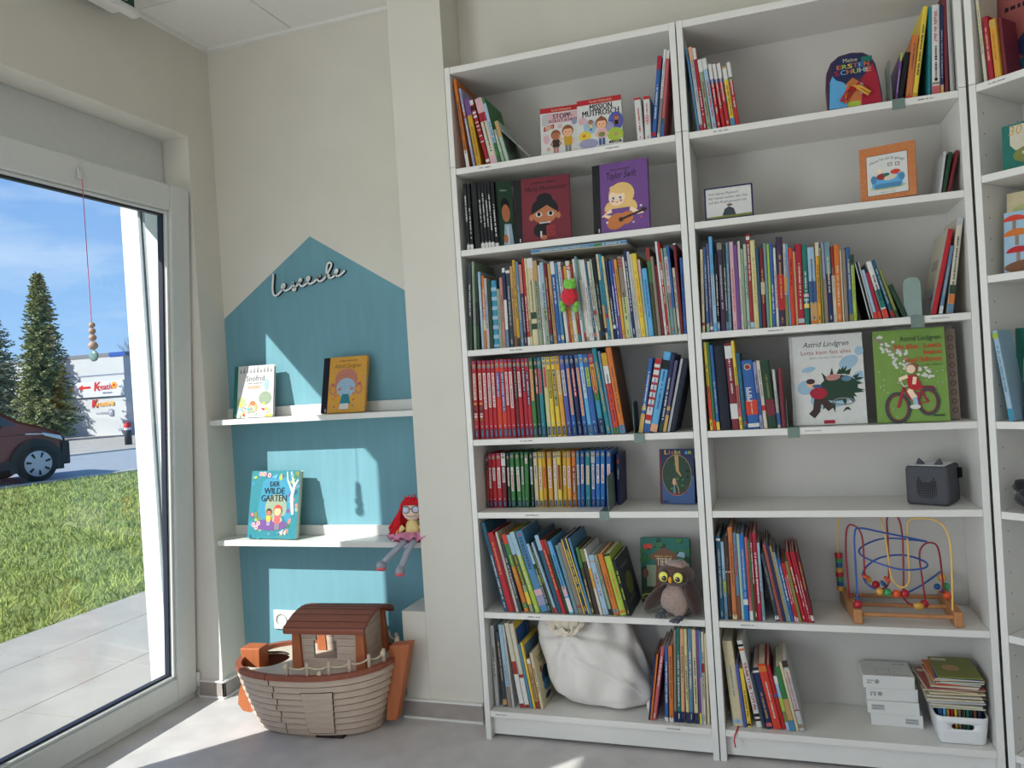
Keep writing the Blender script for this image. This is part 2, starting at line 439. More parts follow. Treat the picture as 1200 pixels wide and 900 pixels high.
(379.3,19.2,264,14.2,'navy','Tyellow %yellow'),
(400.3,6.6,266,13.3,'steel blue','Tnone'),
(407.5,9.7,231,10.8,'dark olive','0-30:green Tcream'),
(418.3,15.2,226,11.0,'dark brown','0-20:olive Tnone'),
(435.4,8.9,227,11.3,'white','30-60:amber 60-100:ivory Tnone'),
(445.4,19.0,205,11.4,'pale blue','10-12:orange Tred'),
(467.5,10.8,207,12.1,'sage','90-100:black Tbrown'),
(482.3,18.3,210,12.5,'orange','90-97:grey Tbrown'),
(503.1,21.3,210,12.2,'lime','0-4:black 92-96:orange Torange'),
(527.0,13.4,190,12.4,'black','Tlime'),
]),
'L7a':(0.102,0.040,[
(25.3,14.5,289,0.7,'light grey','Tdark_grey'),
(54.6,14.8,265,2.9,'dark slate','90-98:tan Ttan'),
(72.6,15.1,293,3.6,'pale blue','75-100:taupe Tgrey'),
(89.7,8.3,295,3.9,'light grey','Tnone'),
(119.4,16.4,301,7.9,'ivory','45-100:brick red 60-95:white Tnone'),
(137.6,16.3,300,8.1,'ivory','60-100:brick red 64-96:white Tnone'),
(155.7,9.7,227,8.4,'steel blue','Tnone'),
(166.6,8.9,233,8.6,'yellow','Tnone'),
(177.4,13.0,176,8.3,'tan','0-10:white 85-100:brick red Tdark_grey'),
(194.1,10.9,198,8.7,'cream','Tbrown'),
]),
'L7b':(0.102,0.024,[
(573.0,5.5,224,-8.5,'navy','Tnone'),
(579.6,5.5,225,-8.9,'orange','Tnone'),
(586.5,12.0,250,-10.1,'rose','Twhite'),
(628.3,11.4,251,-3.1,'blue','94-100:white Twhite'),
(643.3,13.9,252,-2.4,'orange','94-100:white Tbrown'),
(658.1,8.4,307,-3.0,'taupe','88-100:navy Tnone'),
(668.7,11.6,311,-2.7,'teal green','88-100:navy Twhite'),
(681.9,11.2,310,-2.5,'peach','88-100:navy Tdark_grey'),
(697.7,10.1,310,-1.8,'pale yellow','88-100:navy Tdark_grey'),
(708.1,12.9,311,-2.1,'slate blue','88-100:navy Twhite'),
(724.7,12.9,310,-1.5,'cream','88-100:navy Tdark_grey'),
(741.4,7.5,308,-0.9,'purple','88-100:yellow Tnone'),
(749.2,3.9,306,-1.0,'sky blue','50-90:ivory Tnone'),
(753.4,8.2,303,-1.6,'ivory','34-44:red Tnavy'),
(765.2,8.2,297,-1.0,'cream','Tnone'),
]),
'R1a':(2.014,0.012,[
(849.9,5.7,274,4.8,'steel blue','Tnone'),
(856.4,11.5,273,4.3,'light grey','0-16:peach 92-100:crimson Tgrey'),
(868.7,10.1,269,4.4,'crimson','0-14:white Twhite'),
(880.6,12.9,229,4.7,'sage','0-18:white Tbrown'),
(896.0,13.5,230,5.2,'pale blue','0-16:white Tred'),
(911.7,10.7,209,5.1,'red','0-24:white 24-30:blue Twhite'),
(925.8,10.9,207,5.5,'red','0-24:white 24-30:blue Twhite'),
(939.1,10.9,205,5.4,'red','0-24:white 24-30:blue Twhite'),
(953.7,12.1,191,5.3,'yellow','0-3:gold 3-22:white 86-100:steel blue Tbrown'),
(967.6,11.1,203,5.0,'red','0-24:white 24-30:green Twhite'),
]),
'R1b':(2.014,0.012,[
(1421.0,6.1,141,-9.3,'purple','0-18:lime Tsilver'),
(1428.0,13.5,138,-11.6,'black','Tnone'),
(1449.4,17.5,183,-8.7,'tan orange','0-12:orange 95-100:scarlet Tbrown'),
(1467.2,13.5,264,-9.5,'yellow','94-100:mustard Tdark_grey'),
(1508.0,6.3,256,-3.5,'teal','Tnone'),
(1519.1,21.5,259,-2.6,'white','90-100:rose 86-89:taupe Tnone #Weißt du das?'),
(1541.3,7.7,254,-2.6,'navy','90-100:amber Tsilver'),
(1553.2,8.0,290,-1.8,'maroon','Tnone'),
(1567.7,11.2,270,-0.5,'spiral','Tnone'),
]),
'R2':(1.727,0.012,[
(1521.4,6.3,121,-9.8,'light grey','Tnone'),
(1530.2,10.4,117,-11.7,'dark green','Tnone'),
(1543.2,9.2,121,-14.2,'dark red','Tnone'),
]),
'R3a':(1.375,0.010,[
(826.5,8.8,265,-1.7,'cream','88-92:brick red Tgrey'),
(840.1,9.5,272,-0.7,'denim blue','90-100:sage Tsilver'),
(851.8,8.7,280,-0.4,'dusty purple','94-98:white Tsilver'),
(862.0,10.9,302,-0.2,'sky blue','40-92:pale blue Tgrey'),
(873.0,9.4,246,-1.0,'black','88-100:slate blue Twhite'),
(886.2,15.1,279,-0.2,'dark purple','0-8:taupe Tsilver'),
(901.5,7.2,277,-0.4,'dark green','90-100:slate blue Twhite'),
(908.9,9.3,278,-1.0,'slate blue','Tsilver'),
(922.2,13.5,279,-0.3,'pale pink','Trose'),
(936.0,11.4,267,-0.3,'purple','Tnone'),
(947.6,7.1,278,-0.5,'ivory','Tgrey'),
(954.8,8.5,253,-0.6,'sage','Tnone'),
(965.3,9.2,267,-0.3,'pale mint','Tdark_teal'),
(974.9,11.2,296,-0.3,'brick red','0-2:red 2-6:white 93-100:pale blue Twhite'),
(986.8,14.7,276,-0.2,'pale yellow','Ttan'),
(1001.7,9.1,251,-0.4,'dark teal','Tnone'),
(1011.0,11.5,246,-0.8,'dark red','42-58:cream Ttan'),
(1024.6,8.7,262,-0.4,'grey teal','Tnone'),
(1033.5,5.9,259,-0.8,'lime','Tnone'),
(1040.3,10.7,261,-0.6,'blue','Twhite'),
(1052.0,8.2,246,-0.5,'white','Tred'),
(1060.5,19.2,277,-0.8,'dark purple','42-82:red Tgold'),
(1079.8,8.9,254,-1.0,'light grey','40-60:amber 62-100:olive Tgrey'),
(1090.5,3.7,253,-0.7,'sky blue','Tnone'),
(1094.5,13.3,239,-0.9,'scarlet','Tdark_red'),
(1109.6,6.4,228,-0.5,'tan','Tnone'),
(1116.3,17.9,249,-0.8,'crimson','92-98:silver Tcream'),
(1134.4,15.1,247,-1.0,'teal green','62-66:pale pink 68-71:pale blue 74-80:yellow Twhite'),
(1152.9,19.7,235,-0.3,'pale blue','44-72:denim blue 72-95:tan 95-100:orange Tnavy'),
(1172.8,10.3,248,-0.9,'amber','0-17:ivory Tbrown'),
(1184.8,5.3,231,-0.6,'olive','Tnone'),
(1192.6,10.0,245,-0.1,'lilac grey','45-100:taupe Tnone'),
(1203.4,13.9,247,-0.0,'navy','0-40:grey teal Tcream'),
(1217.5,9.2,231,-0.4,'brick red','38-100:ivory Tgrey'),
(1226.9,15.4,235,-0.6,'orange','Tcream'),
(1243.6,3.4,217,-0.4,'ivory','Tnone'),
(1247.2,12.7,218,-0.5,'taupe','Tnone'),
(1261.7,11.1,224,-0.2,'denim blue','90-100:olive Tcream'),
(1273.0,10.4,200,-0.2,'lime','0-16:dark green Tgrey'),
(1316.8,11.4,177,10.5,'black','Tnone %white'),
(1330.1,10.7,153,11.0,'pale blue','86-100:scarlet Tnone'),
(1342.0,9.2,143,11.2,'crimson','84-100:scarlet Tnone'),
(1355.9,14.3,177,12.8,'white','50-82:teal green 84-100:scarlet Tnavy'),
(1376.7,10.1,182,14.6,'dark teal','88-100:brick red Tsilver'),
(1389.9,8.1,151,15.5,'olive','85-100:dark green Tnone'),
(1407.0,13.5,103,20.0,'dark green','Tnone'),
]),
'R3b':(1.375,0.010,[
(1483.4,13.2,250,-13.3,'red','Tnone'),
(1502.3,9.5,200,-12.0,'slate blue','88-100:white Tsilver'),
(1524.3,15.8,277,-8.6,'ivory','0-8:silver 70-80:dark green 80-90:orange 90-100:slate blue Tdark_grey'),
]),
'R4':(1.060,0.010,[
(832.1,9.1,283,1.1,'yellow','50-88:scarlet Tdark_green'),
(841.7,9.0,283,1.2,'green','88-100:scarlet Tnone'),
(852.7,10.1,273,1.5,'blue','90-100:yellow Tsilver'),
(864.4,33.7,269,1.7,'dark navy','Tnone'),
(900.9,22.0,275,2.2,'maroon','3-18:white 70-88:white Twhite'),
(924.0,9.5,282,2.4,'yellow','50-86:rose Tdark_green'),
(934.5,13.1,242,2.5,'dark teal','90-94:brick red Tteal'),
(948.8,35.4,217,2.7,'blue','58-80:scarlet 92-98:white Tnone #PIPPI'),
(985.9,9.7,210,3.1,'lilac grey','46-80:blue Tnavy'),
(997.2,11.1,214,3.4,'ivory','66-74:red Tgrey'),
(1010.0,25.9,214,3.7,'dark green','58-82:maroon Tolive'),
(1037.7,8.9,183,2.4,'light grey','74-95:blue Tgrey'),
(1049.6,13.0,186,0.8,'maroon','Tnone'),
]),
'R6':(0.452,0.012,[
(826.5,14.1,269,-0.3,'dark teal','3-6:white Tsilver'),
(842.1,9.4,250,-0.1,'pale blue','50-65:lime 70-100:slate blue Tdark_grey'),
(851.6,14.0,269,-0.2,'dark brown','42-44:white 90-100:black Tbrown'),
(866.4,13.6,297,-0.1,'tan orange','94-99:cream Tbrown'),
(880.6,11.6,279,-0.0,'slate blue','72-100:brown Tred'),
(894.0,7.7,275,0.3,'pale mint','Tnone'),
(902.3,14.6,275,0.3,'bright blue','75-82:white Tsilver'),
(919.0,10.3,265,0.7,'rose','88-100:white Tred'),
(929.9,4.2,259,0.7,'green','Tnone'),
(934.6,8.0,279,0.7,'dark red','Twhite'),
(943.1,12.9,279,0.7,'crimson','Twhite'),
(957.0,8.3,247,0.9,'pale blue','62-94:grey teal Tgrey'),
(996.1,11.5,215,9.0,'dark slate','92-98:white Tgrey'),
(1008.7,10.3,245,9.1,'dusty red','Tbrown'),
(1019.7,7.3,254,9.2,'navy','Tnone'),
(1027.6,6.2,239,9.2,'tan','86-100:sage Tnone'),
(1034.4,7.3,221,9.3,'grey teal','Tsilver'),
(1042.7,9.8,200,9.4,'blue','Twhite'),
(1053.7,5.8,187,9.6,'red','92-100:pale pink Twhite'),
(1060.0,5.4,186,9.6,'red','92-100:pale pink Twhite'),
(1066.4,8.0,192,9.7,'olive','Tnone'),
(1077.3,9.8,221,10.3,'red','Twhite'),
(1088.1,6.5,221,9.9,'crimson','Twhite'),
(1095.5,6.5,224,10.0,'red','Twhite'),
(1102.6,7.9,221,9.3,'dark red','90-98:white Tgold'),
]),
'R7':(0.102,0.028,[
(846.6,31.1,275,4.2,'cream','92-97:pale blue Tslate_blue'),
(879.4,9.6,202,4.6,'violet blue','Tnone'),
(890.1,12.8,188,4.7,'yellow','94-98:black Tbrown'),
(918.9,17.1,280,9.4,'white','4-7:black 9-12:orange 84-88:black 90-93:black Tnone #TRAKTOR TOTAL'),
(937.5,10.1,174,9.7,'dark slate','Tnone'),
(949.6,18.5,195,10.1,'navy','4-8:white 90-97:rose Tgold'),
(970.1,24.5,208,10.5,'scarlet','3-12:orange Twhite'),
(996.8,11.4,206,10.9,'red','45-50:blue Tnone'),
(1009.1,11.1,173,10.4,'pale blue','0-15:white 40-65:lime 65-85:olive Tnone'),
(1020.9,15.6,203,10.4,'green','50-84:tan 84-100:steel blue Tnone'),
(1037.9,7.9,220,10.6,'cream','Tnone'),
(1046.9,17.1,224,10.8,'light grey','0-10:dark brown 12-25:ivory 70-72:maroon 90-96:taupe Trose'),
]),
}# ---------------------------------------------------------------- room shell
CREAM = mat('cream wall paint', (208, 204, 193), .85, var=.025, scale=5, k=1.16, bump=.05)
WHITEP = mat('white reveal paint', (222, 218, 208), .8, var=.03, scale=6, k=1.1)
OUTW = mat('white facade render', (228, 228, 226), .9, var=.03, scale=14, k=1.05)
TEAL = mat('teal wall paint', (108, 154, 166), .8, var=.05, scale=3, k=1.15, stretch=(12, 12, 1.2))
UPVC = mat('white window plastic', (206, 208, 204), .35, var=.02, k=1.15, spec=.5)
GASKET = mat('dark window gasket', (44, 48, 62), .5, var=.05)
ALU = mat('grey blind rail', (150, 156, 160), .4, metal=.3, var=.05)
LACQ = mat('white lacquered board', (206, 205, 200), .35, var=.02, scale=4, k=1.28, spec=.45)
LACQ2 = mat('white shelf board', (210, 208, 202), .42, var=.025, scale=3, k=1.22, spec=.4)
BACKSHADE = mat('shaded white back board', (182, 179, 173), .6, var=.02, scale=3, k=1.30)  # same white board, with the recess shade put into its greyer colour
EDGEW = mat('white board edge', (212, 211, 206), .4, var=.02, k=1.25, spec=.4)
XL, YB, ZC = -1.235, .305, 2.785

m = MB()
def floor_material():
    f = mat('mottled linoleum', (202, 197, 195), .42, var=.10, scale=9, k=1.05, spec=.4, detail=9, bump=.04)
    return f
FLOORM = floor_material()
m.box(-1.58, 3.8, -6.4, .55, -.05, 0, FLOORM); struct(m.build('floor'))
# ceiling: suspended tiles 0.625 m on a dark backing
m = MB(); TILE = mat('mineral ceiling tile', (226, 224, 218), .9, var=.02, scale=90, k=1.1); SEAM = mat('dark ceiling seam', (92, 90, 84), .9)
m.box(-1.61, 3.8, -6.4, .55, ZC+.022, ZC+.06, SEAM)
for i in range(-1, 9):
    for j in range(-10, 1):
        x0, y0 = -.79+.625*(i-1), -.104+.625*j
        a, b, c, d = max(x0+.002, -1.5), min(x0+.623, 3.7), max(y0+.002, -6.35), min(y0+.623, .5)
        if b-a > .05 and d-c > .05: m.box(a, b, c, d, ZC, ZC+.02, TILE)
struct(m.build('ceiling'))
m = MB()
m.box(-1.236, 3.6, YB-.022, YB, ZC-.014, ZC, EDGEW); struct(m.build('trim_1'))
m = MB(); m.box(XL, XL+.022, -6.3, YB-.022, ZC-.014, ZC, EDGEW); struct(m.build('trim_2'))
# left wall with two openings down to the floor
m = MB()
W1 = (-1.006, .15); W2 = (-4.6, -2.0)
for a, b in ((W1[1], .55), (W2[1], W1[0]), (-6.4, W2[0])): m.box(-1.576, XL, a, b, 0, 2.37, CREAM)
m.box(-1.576, XL, -6.4, .55, 2.37, 2.9, CREAM)
struct(m.build('wall_left'))
# outer skin of the facade and the shutter boxes over the openings
m = MB()
for a, b in ((W1[1]-.012, 1.2), (W2[1], W1[0]), (-6.4, W2[0])): m.box(-1.605, -1.577, a, b, -.1, 2.19, OUTW)
m.box(-1.605, -1.577, -1.5, 1.2, 2.19, 3.6, OUTW); m.box(-1.605, -1.577, -6.4, -1.5, 2.25, 3.6, OUTW)
m.box(-1.577, -1.445, W1[1]-.012, W1[1], -.02, 2.18, OUTW)
for a, b, zb in (W1+(2.19,), W2+(2.25,)): m.box(-1.576, -1.38, a, b, zb, 2.37, WHITEP)
struct(m.build('wall_facade'))
m = MB()
m.box(-1.44, XL-.001, W1[1]-.003, W1[1], .001, 2.369, WHITEP); m.box(-1.38, XL-.001, W1[0], W1[1], 2.366, 2.37, WHITEP)
struct(m.build('trim_3'))
# back wall, a teal gabled house painted on it
m = MB()
def yq(pts, mm): m.add([(x, YB, z) for x, z in pts], [tuple(range(len(pts)))], mm)
yq([(XL,0),(-.2,0),(-.2,1.552),(-.778,1.917),(XL,1.607)], TEAL)
yq([(XL,1.607),(-.778,1.917),(-.2,1.552),(-.2,2.9),(XL,2.9)], CREAM)
yq([(-.2,0),(3.8,0),(3.8,2.9),(-.2,2.9)], CREAM)
m.box(-1.6, 3.8, YB+.001, .55, 0, 2.9, CREAM); struct(m.build('wall_back'))
m = MB(); m.box(-.268, -.052, .125, YB, 0, ZC, CREAM); m.box(-.366, -.268, .125, YB, 0, .405, CREAM)
struct(m.build('wall_pillar', bevel=.002))
FARW = mat('darkened far wall', (150, 146, 138), .85, k=1.0)  # unseen wall, darkened to cut stray light from the right
m = MB(); m.box(3.6, 3.8, -6.4, YB, 0, 2.9, FARW); struct(m.build('wall_right'))
# front wall behind the camera, its wide window added to let light in
m = MB(); m.box(-1.6, -.6, -6.4, -6.3, 0, 2.9, CREAM); m.box(3.0, 3.8, -6.4, -6.3, 0, 2.9, CREAM); m.box(-.6, 3.0, -6.4, -6.3, 0, .4, CREAM); m.box(-.6, 3.0, -6.4, -6.3, 2.35, 2.9, CREAM)
struct(m.build('wall_front'))
# baseboards: linoleum upstand between two white profiles
BASEM = mat('linoleum baseboard', (158, 150, 144), .6, var=.10, scale=18, k=1.1)
def baseb(name, pieces):
    m = MB()
    for x0, x1, y0, y1, ax in pieces:
        m.box(x0, x1, y0, y1, .004, .066, BASEM)
        e = .004
        m.box(x0-e*(ax == 'x'), x1+e*(ax == 'x'), y0-e*(ax == 'y'), y1, .066, .074, EDGEW)
        m.box(x0-e*(ax == 'x'), x1+e*(ax == 'x'), y0-e*1.5*(ax == 'y'), y1, 0, .008, EDGEW)
    return struct(m.build(name, bevel=.0015))
baseb('baseboard_back', [(-1.22, -.37, YB-.012, YB, 'y'), (-.378, -.366, .125, YB-.02, 'x'), (-.378, -.052, .113, .125, 'y')])
baseb('baseboard_left', [(XL, XL+.012, .138, YB-.02, 'x'), (-1.352, XL+.012, .138, .149, 'y')])

# ---------------------------------------------------------------- window: fixed frame and tilted sash
g = bpy.data.materials.new('window glass'); g.use_nodes = True; t = g.node_tree; t.nodes.clear()
go = t.nodes.new('ShaderNodeOutputMaterial'); gm = t.nodes.new('ShaderNodeMixShader'); gt = t.nodes.new('ShaderNodeBsdfTransparent'); gg = t.nodes.new('ShaderNodeBsdfGlossy')
gl = t.nodes.new('ShaderNodeLayerWeight'); gp = t.nodes.new('ShaderNodeMath'); gp.operation = 'POWER'; gp.inputs[1].default_value = 5; gf = t.nodes.new('ShaderNodeMath'); gf.operation = 'MULTIPLY_ADD'; gf.inputs[1].default_value = .9; gf.inputs[2].default_value = .035; t.links.new(gl.outputs['Facing'], gp.inputs[0]); t.links.new(gp.outputs[0], gf.inputs[0]); gg.inputs['Roughness'].default_value = 0.0; gt.inputs[0].default_value = (.95, .975, .965, 1)
t.links.new(gf.outputs[0], gm.inputs[0]); t.links.new(gt.outputs[0], gm.inputs[1]); t.links.new(gg.outputs[0], gm.inputs[2]); t.links.new(gm.outputs[0], go.inputs[0])
GLASS = g
def frame_bars(m, x0, x1, y0, y1, z0, z1, wl, wr, wb, wt, mm):
    m.box(x0, x1, y0, y0+wl, z0, z1, mm); m.box(x0, x1, y1-wr, y1, z0, z1, mm)
    m.box(x0, x1, y0+wl, y1-wr, z0, z0+wb, mm); m.box(x0, x1, y0+wl, y1-wr, z1-wt, z1, mm)
win = sempty('window_1')
m = MB(); frame_bars(m, -1.445, -1.372, W1[0], W1[1]-.013, 0.0, 2.19, .13, .035, .03, .05, UPVC); m.box(-1.372, -1.366, W1[0], W1[1]-.005, 2.15, 2.366, UPVC)
m.build('window_frame', win, bevel=.004)
m = MB()
for k in range(2): m.box(-1.468-.022*k, -1.455-.022*k, W1[1]-.034-.004*k, W1[1]-.013, .03, 2.16, ALU)
m.box(-1.56, -1.445, W1[0], W1[1]-.02, -.02, .02, ALU); m.build('blind_rail', win)
TILT = math.atan(.122/2.02)
sash = sempty('window_2', (-1.359, 0, .028), (0, TILT, 0)); 
sash.name = 'window_sash'; sash.parent = win; del sash['kind']
m = MB(); frame_bars(m, -.072, 0, -.915, .132, 0, 2.112, .126, .108, .094, .105, UPVC)
m.build('sash_frame', sash, bevel=.007, seg=3)
m = MB()     # glazing bead and gasket
ys0, ys1, zs0, zs1 = -.789, .024, .094, 2.007
frame_bars(m, -.03, -.012, ys0, ys1, zs0, zs1, .012, .012, .012, .012, UPVC); m.build('glazing_bead', sash, bevel=.004)
m = MB(); frame_bars(m, -.05, -.028, ys0, ys1, zs0, zs1, .020, .020, .020, .020, GASKET); m.build('gasket', sash)
m = MB(); m.box(-.046, -.040, ys0+.01, ys1-.01, zs0+.01, zs1-.01, GLASS); m.build('pane', sash)
m = MB(); m.lathe([(0,-.03),(.008,-.03),(.008,.03),(0,.03)], UPVC, 12); m.build('hinge', sash, loc=(.004, .136, .05))
# the further windows, behind the camera; the front one is added for its light
def far_window(n, mk):
    m = MB(); mk(m); o = m.build('window_%d' % n, bevel=.003); return struct(o)
def mk2(m):
    for a, b in ((W2[0], -3.30), (-3.30, W2[1])): frame_bars(m, -1.445, -1.372, a, b, 0, 2.25, .09, .07, .1, .1, UPVC); m.box(-1.41, -1.404, a+.09, b-.07, .1, 2.15, GLASS)
far_window(2, mk2)
def mk3(m):
    for k in range(3):
        a = -.6+1.2*k
        for (x0, x1, z0, z1) in ((a, a+.08, .4, 2.35), (a+1.12, a+1.2, .4, 2.35), (a+.08, a+1.12, .4, .48), (a+.08, a+1.12, 2.27, 2.35)): m.box(x0, x1, -6.38, -6.32, z0, z1, UPVC)
        m.box(a+.08, a+1.12, -6.352, -6.346, .48, 2.27, GLASS)
far_window(3, mk3)

# bead string hanging from a hook on the sash
pend = thing('window_pendant', 'string of round wooden beads hanging on a pink thread in front of the window pane', 'ornament', (-1.218, -.42, 2.066))
PINK = mat('pink thread', (214, 70, 110), .7); BEADW = mat('pale wooden bead', (176, 152, 140), .5, k=1.0); GREYB = mat('grey glass drop', (120, 150, 150), .2)
m = MB(); m.tube([(0,0,0),(0,0,-.2),(0,0,-.40),(0,0,-.515)], .0013, PINK, 6); m.build('thread', pend)
m = MB(); m.box(-.012, -.006, -.008, .008, -.005, .03, UPVC); m.tube([(-.008,0,.0),(-.002,0,-.006),(.003,0,-.002)], .002, UPVC, 6); m.build('hook', pend)
for k, (r, z) in enumerate(((.011,-.52),(.012,-.541),(.013,-.564),(.016,-.592))):
    m = MB(); m.ell((0,0,z), (r, r, r*.95), BEADW, 14, 10); m.build('bead', pend)
m = MB(); m.ell((0,0,-.628), (.021,.008,.020), GREYB, 12, 8); m.build('drop', pend)

# emergency sign under the ceiling
sg = thing('exit_sign', 'dark green and white escape sign in a white rail under the ceiling above the window', 'sign', (-1.11, -.24, 2.69))
SG = mat('sign green', (30, 72, 58), .5); SW = mat('sign white', (214, 216, 210), .5, k=1.1)
m = MB(); m.box(-.10, -.012, -.32, 0, .02, .034, EDGEW); m.box(-.02, .012, -.40, .012, -.012, .012, EDGEW); m.build('rail', sg, bevel=.003)
m = MB(); m.box(-.006, .002, -.36, .008, .014, .09, SW); m.build('panel', sg)
m = MB(); a = Art(m, (.002, -.352, .022), (0, 1, 0), (0, 0, 1)); a.rect(0, .352, 0, .066, SG)
a.poly([(.20,.012),(.235,.004),(.262,.018),(.24,.052),(.215,.056)], SW); a.poly([(.278,.004),(.318,.010),(.322,.03),(.30,.06),(.282,.05)], SW); a.poly([(.13,.01),(.18,.01),(.18,.05),(.13,.05)], SW)
m.build('pictogram', sg)

# wall shelves with back rails (left wall to pillar)
for z, lab in ((1.169, 'upper white wall shelf across the teal painted house'), (.660, 'lower white wall shelf under the teal shelf, the doll sits on it')):
    t = thing('wall_shelf', lab, 'shelf', (-.75, .235, z), group=None)
    m = MB(); m.box(-.4845, .481, -.068, .069, -.022, 0, LACQ); m.build('board', t, bevel=.0015)
    m = MB(); m.box(-.4845, .481, .054, .0695, .0005, .042, LACQ); m.build('back_rail', t, bevel=.0015)
# socket
so_ = thing('wall_socket', 'white double wall socket on the teal wall behind the ark', 'socket', (-.995, YB, .292))
m = MB(); m.box(-.078, .078, -.010, 0, -.041, .041, UPVC); m.build('frame', so_, bevel=.003)
for k in (-1, 1):
    m = MB(); M = Matrix.Translation((k*.037, -.011, 0)) @ Matrix.Rotation(PI/2, 4, 'X')
    m.lathe([(.026,.003),(.026,0),(.021,0),(.019,-.006),(0,-.006)], UPVC, 20, M)
    for d in (-1, 1): m.lathe([(.0,.0),(.0028,.0),(.0028,-.004)], GASKET, 8, M @ Matrix.Translation((d*.0095, 0, -.003)))
    m.build('outlet', so_)
# wooden lettering on the painted gable
LW = mat('pale plywood lettering', (226, 220, 208), .6, k=1.35); LD = mat('dark lettering edge', (30, 28, 28), .6)
le = thing('wall_lettering', 'pale wooden script lettering Leseecke on the teal gable', 'lettering', (0, YB, 0))
strokes = [[(240,310),(232,370),(220,430),(211,490),(210,535),(218,562),(238,570),(262,556),(295,525),(325,495),(348,465),(358,440),(345,428),(328,442),(320,470),(328,495),(350,507),(380,502),(410,482),(438,452),(452,424),(455,405)],
 [(445,412),(452,440),(470,465),(474,488),(460,506),(440,500),(442,486),(470,468),(505,435),(535,400),(555,378),(545,366),(528,380),(519,410),(526,442),(552,456),(588,436),(622,395),(648,358),(640,340),(620,352),(609,385),(616,415),(640,428),(675,414),(708,385),(738,350),(760,330),(766,342)],
 [(764,326),(742,338),(728,362),(734,390),(760,396),(795,376),(830,335),(862,285),(896,228),(906,196),(892,178),(868,186),(850,225),(840,285),(834,345)],
 [(836,345),(850,326),(868,320),(860,342),(852,352),(872,358),(905,346),(938,312),(962,275),(962,256),(944,260),(930,290),(932,320),(950,336),(980,326),(1012,300),(1040,270)]]
def letmap(X, Y):
    # crop pixel -> wall plane (x, z); the sign is about 35 cm wide and rises slightly to the right
    u, v = (300+X/10-361)/85., (328-(290+Y/10))/85.
    return (-.797+u*.3685-v*.021, 1.734+v*.311-u*.0385)
def smooth(pts, n=3):
    for _ in range(n):
        q = [pts[0]]
        for a, b in zip(pts, pts[1:]): q += [(a[0]*.75+b[0]*.25, a[1]*.75+b[1]*.25), (a[0]*.25+b[0]*.75, a[1]*.25+b[1]*.75)]
        pts = q+[pts[-1]]
    return pts
def ribbon(m, pts, w, y0, y1, mm):
    n = len(pts); L = []; R_ = []
    for i, p in enumerate(pts):
        a = pts[max(i-1,0)]; b = pts[min(i+1,n-1)]; dx, dz = b[0]-a[0], b[1]-a[1]; l = math.hypot(dx, dz) or 1
        L.append((p[0]-dz/l*w, p[1]+dx/l*w)); R_.append((p[0]+dz/l*w, p[1]-dx/l*w))
    vs = []; fs = []
    for i in range(n): vs += [(L[i][0],y0,L[i][1]),(R_[i][0],y0,R_[i][1]),(R_[i][0],y1,R_[i][1]),(L[i][0],y1,L[i][1])]
    for i in range(n-1):
        for j in range(4): fs.append((4*i+j, 4*i+(j+1)%4, 4*i+4+(j+1)%4, 4*i+4+j))
    fs += [(0,1,2,3), tuple(4*(n-1)+k for k in (3,2,1,0))]
    m.add(vs, fs, mm)
mf, mk = MB(), MB()
for s in strokes:
    p = smooth([letmap(*q) for q in s], 2)
    ribbon(mf, p, .0036, -.016, -.012, LW); ribbon(mk, p, .0040, -.012, -.0, LD)
mf.build('letter_face', le); mk.build('letter_edge', le)

# ---------------------------------------------------------------- outside
PAVE = mat('concrete paving slab', (176, 170, 160), .85, var=.07, scale=4, k=.86, detail=8); JOINT = mat('paving joint', (120, 116, 108), .9)
GZ = -.08
m = MB(); m.box(-3.3, -1.63, -9, 9, GZ-.06, GZ-.006, JOINT)
for i in range(4):
    for j in range(-9, 9):
        x1 = -1.635-.6*i; x0 = max(x1-.594, -3.3); y0 = .02+.6*j-.3*(i % 2)*0
        if x1-x0 > .05: m.box(x0, x1, y0, y0+.594, GZ-.05, GZ, PAVE)
struct(m.build('terrace'))
GRASS = mat('lawn soil and grass', (124, 136, 72), .9, var=.3, scale=6, k=1.0, bump=.3, detail=8)
GRASSB = mat('grass blade', (156, 166, 88), .75, var=.35, scale=2.2, k=.95)
rd = Vector((.336, .942, 0)); rn = Vector((-.942, .336, 0)); P0 = Vector((-11.9, 7.55, 0))   # road direction, and away from the house
def rpt(a, b, z): v = P0+rd*a+rn*b; return (v.x, v.y, z)
m = MB(); m.add([(-3.3,-17,GZ-.02),(-3.3,31,GZ-.02),rpt(25,.02,GZ-.02),rpt(-26,.02,GZ-.02)], [(0,1,2,3)], GRASS)
struct(m.build('lawn_ground'))
m = MB(); g2 = random.Random(3)
def blade(x, y, h, wd, mm):
    an = g2.uniform(0, 2*PI); dx, dy = math.cos(an)*wd, math.sin(an)*wd; lx, ly = g2.gauss(0, .5)*h, g2.gauss(0, .5)*h
    m.add([(x-dx,y-dy,GZ-.02),(x+dx,y+dy,GZ-.02),(x+dx*.5+lx*.5,y+dy*.5+ly*.5,GZ-.02+h*.6),(x+lx,y+ly,GZ-.02+h)], [(0,1,2),(0,2,3)], mm)
n = 0
while n < 26000:
    t_ = g2.random(); d = 3.9+ (t_**1.6)*14.5; a = math.radians(g2.uniform(126, 156)); x = 1.033+d*math.cos(a)*1.0; y = -2.556+d*math.sin(a)
    if x > -3.33: continue
    v = Vector((x, y, 0))-P0
    if v.dot(rn) > -.05: continue
    blade(x, y, g2.uniform(.03, .075), .0025+d*.00045, GRASSB); n += 1
o = m.build('lawn_grass'); tag(o, 'bright green grass of the lawn between terrace and road', 'grass', kind='stuff')
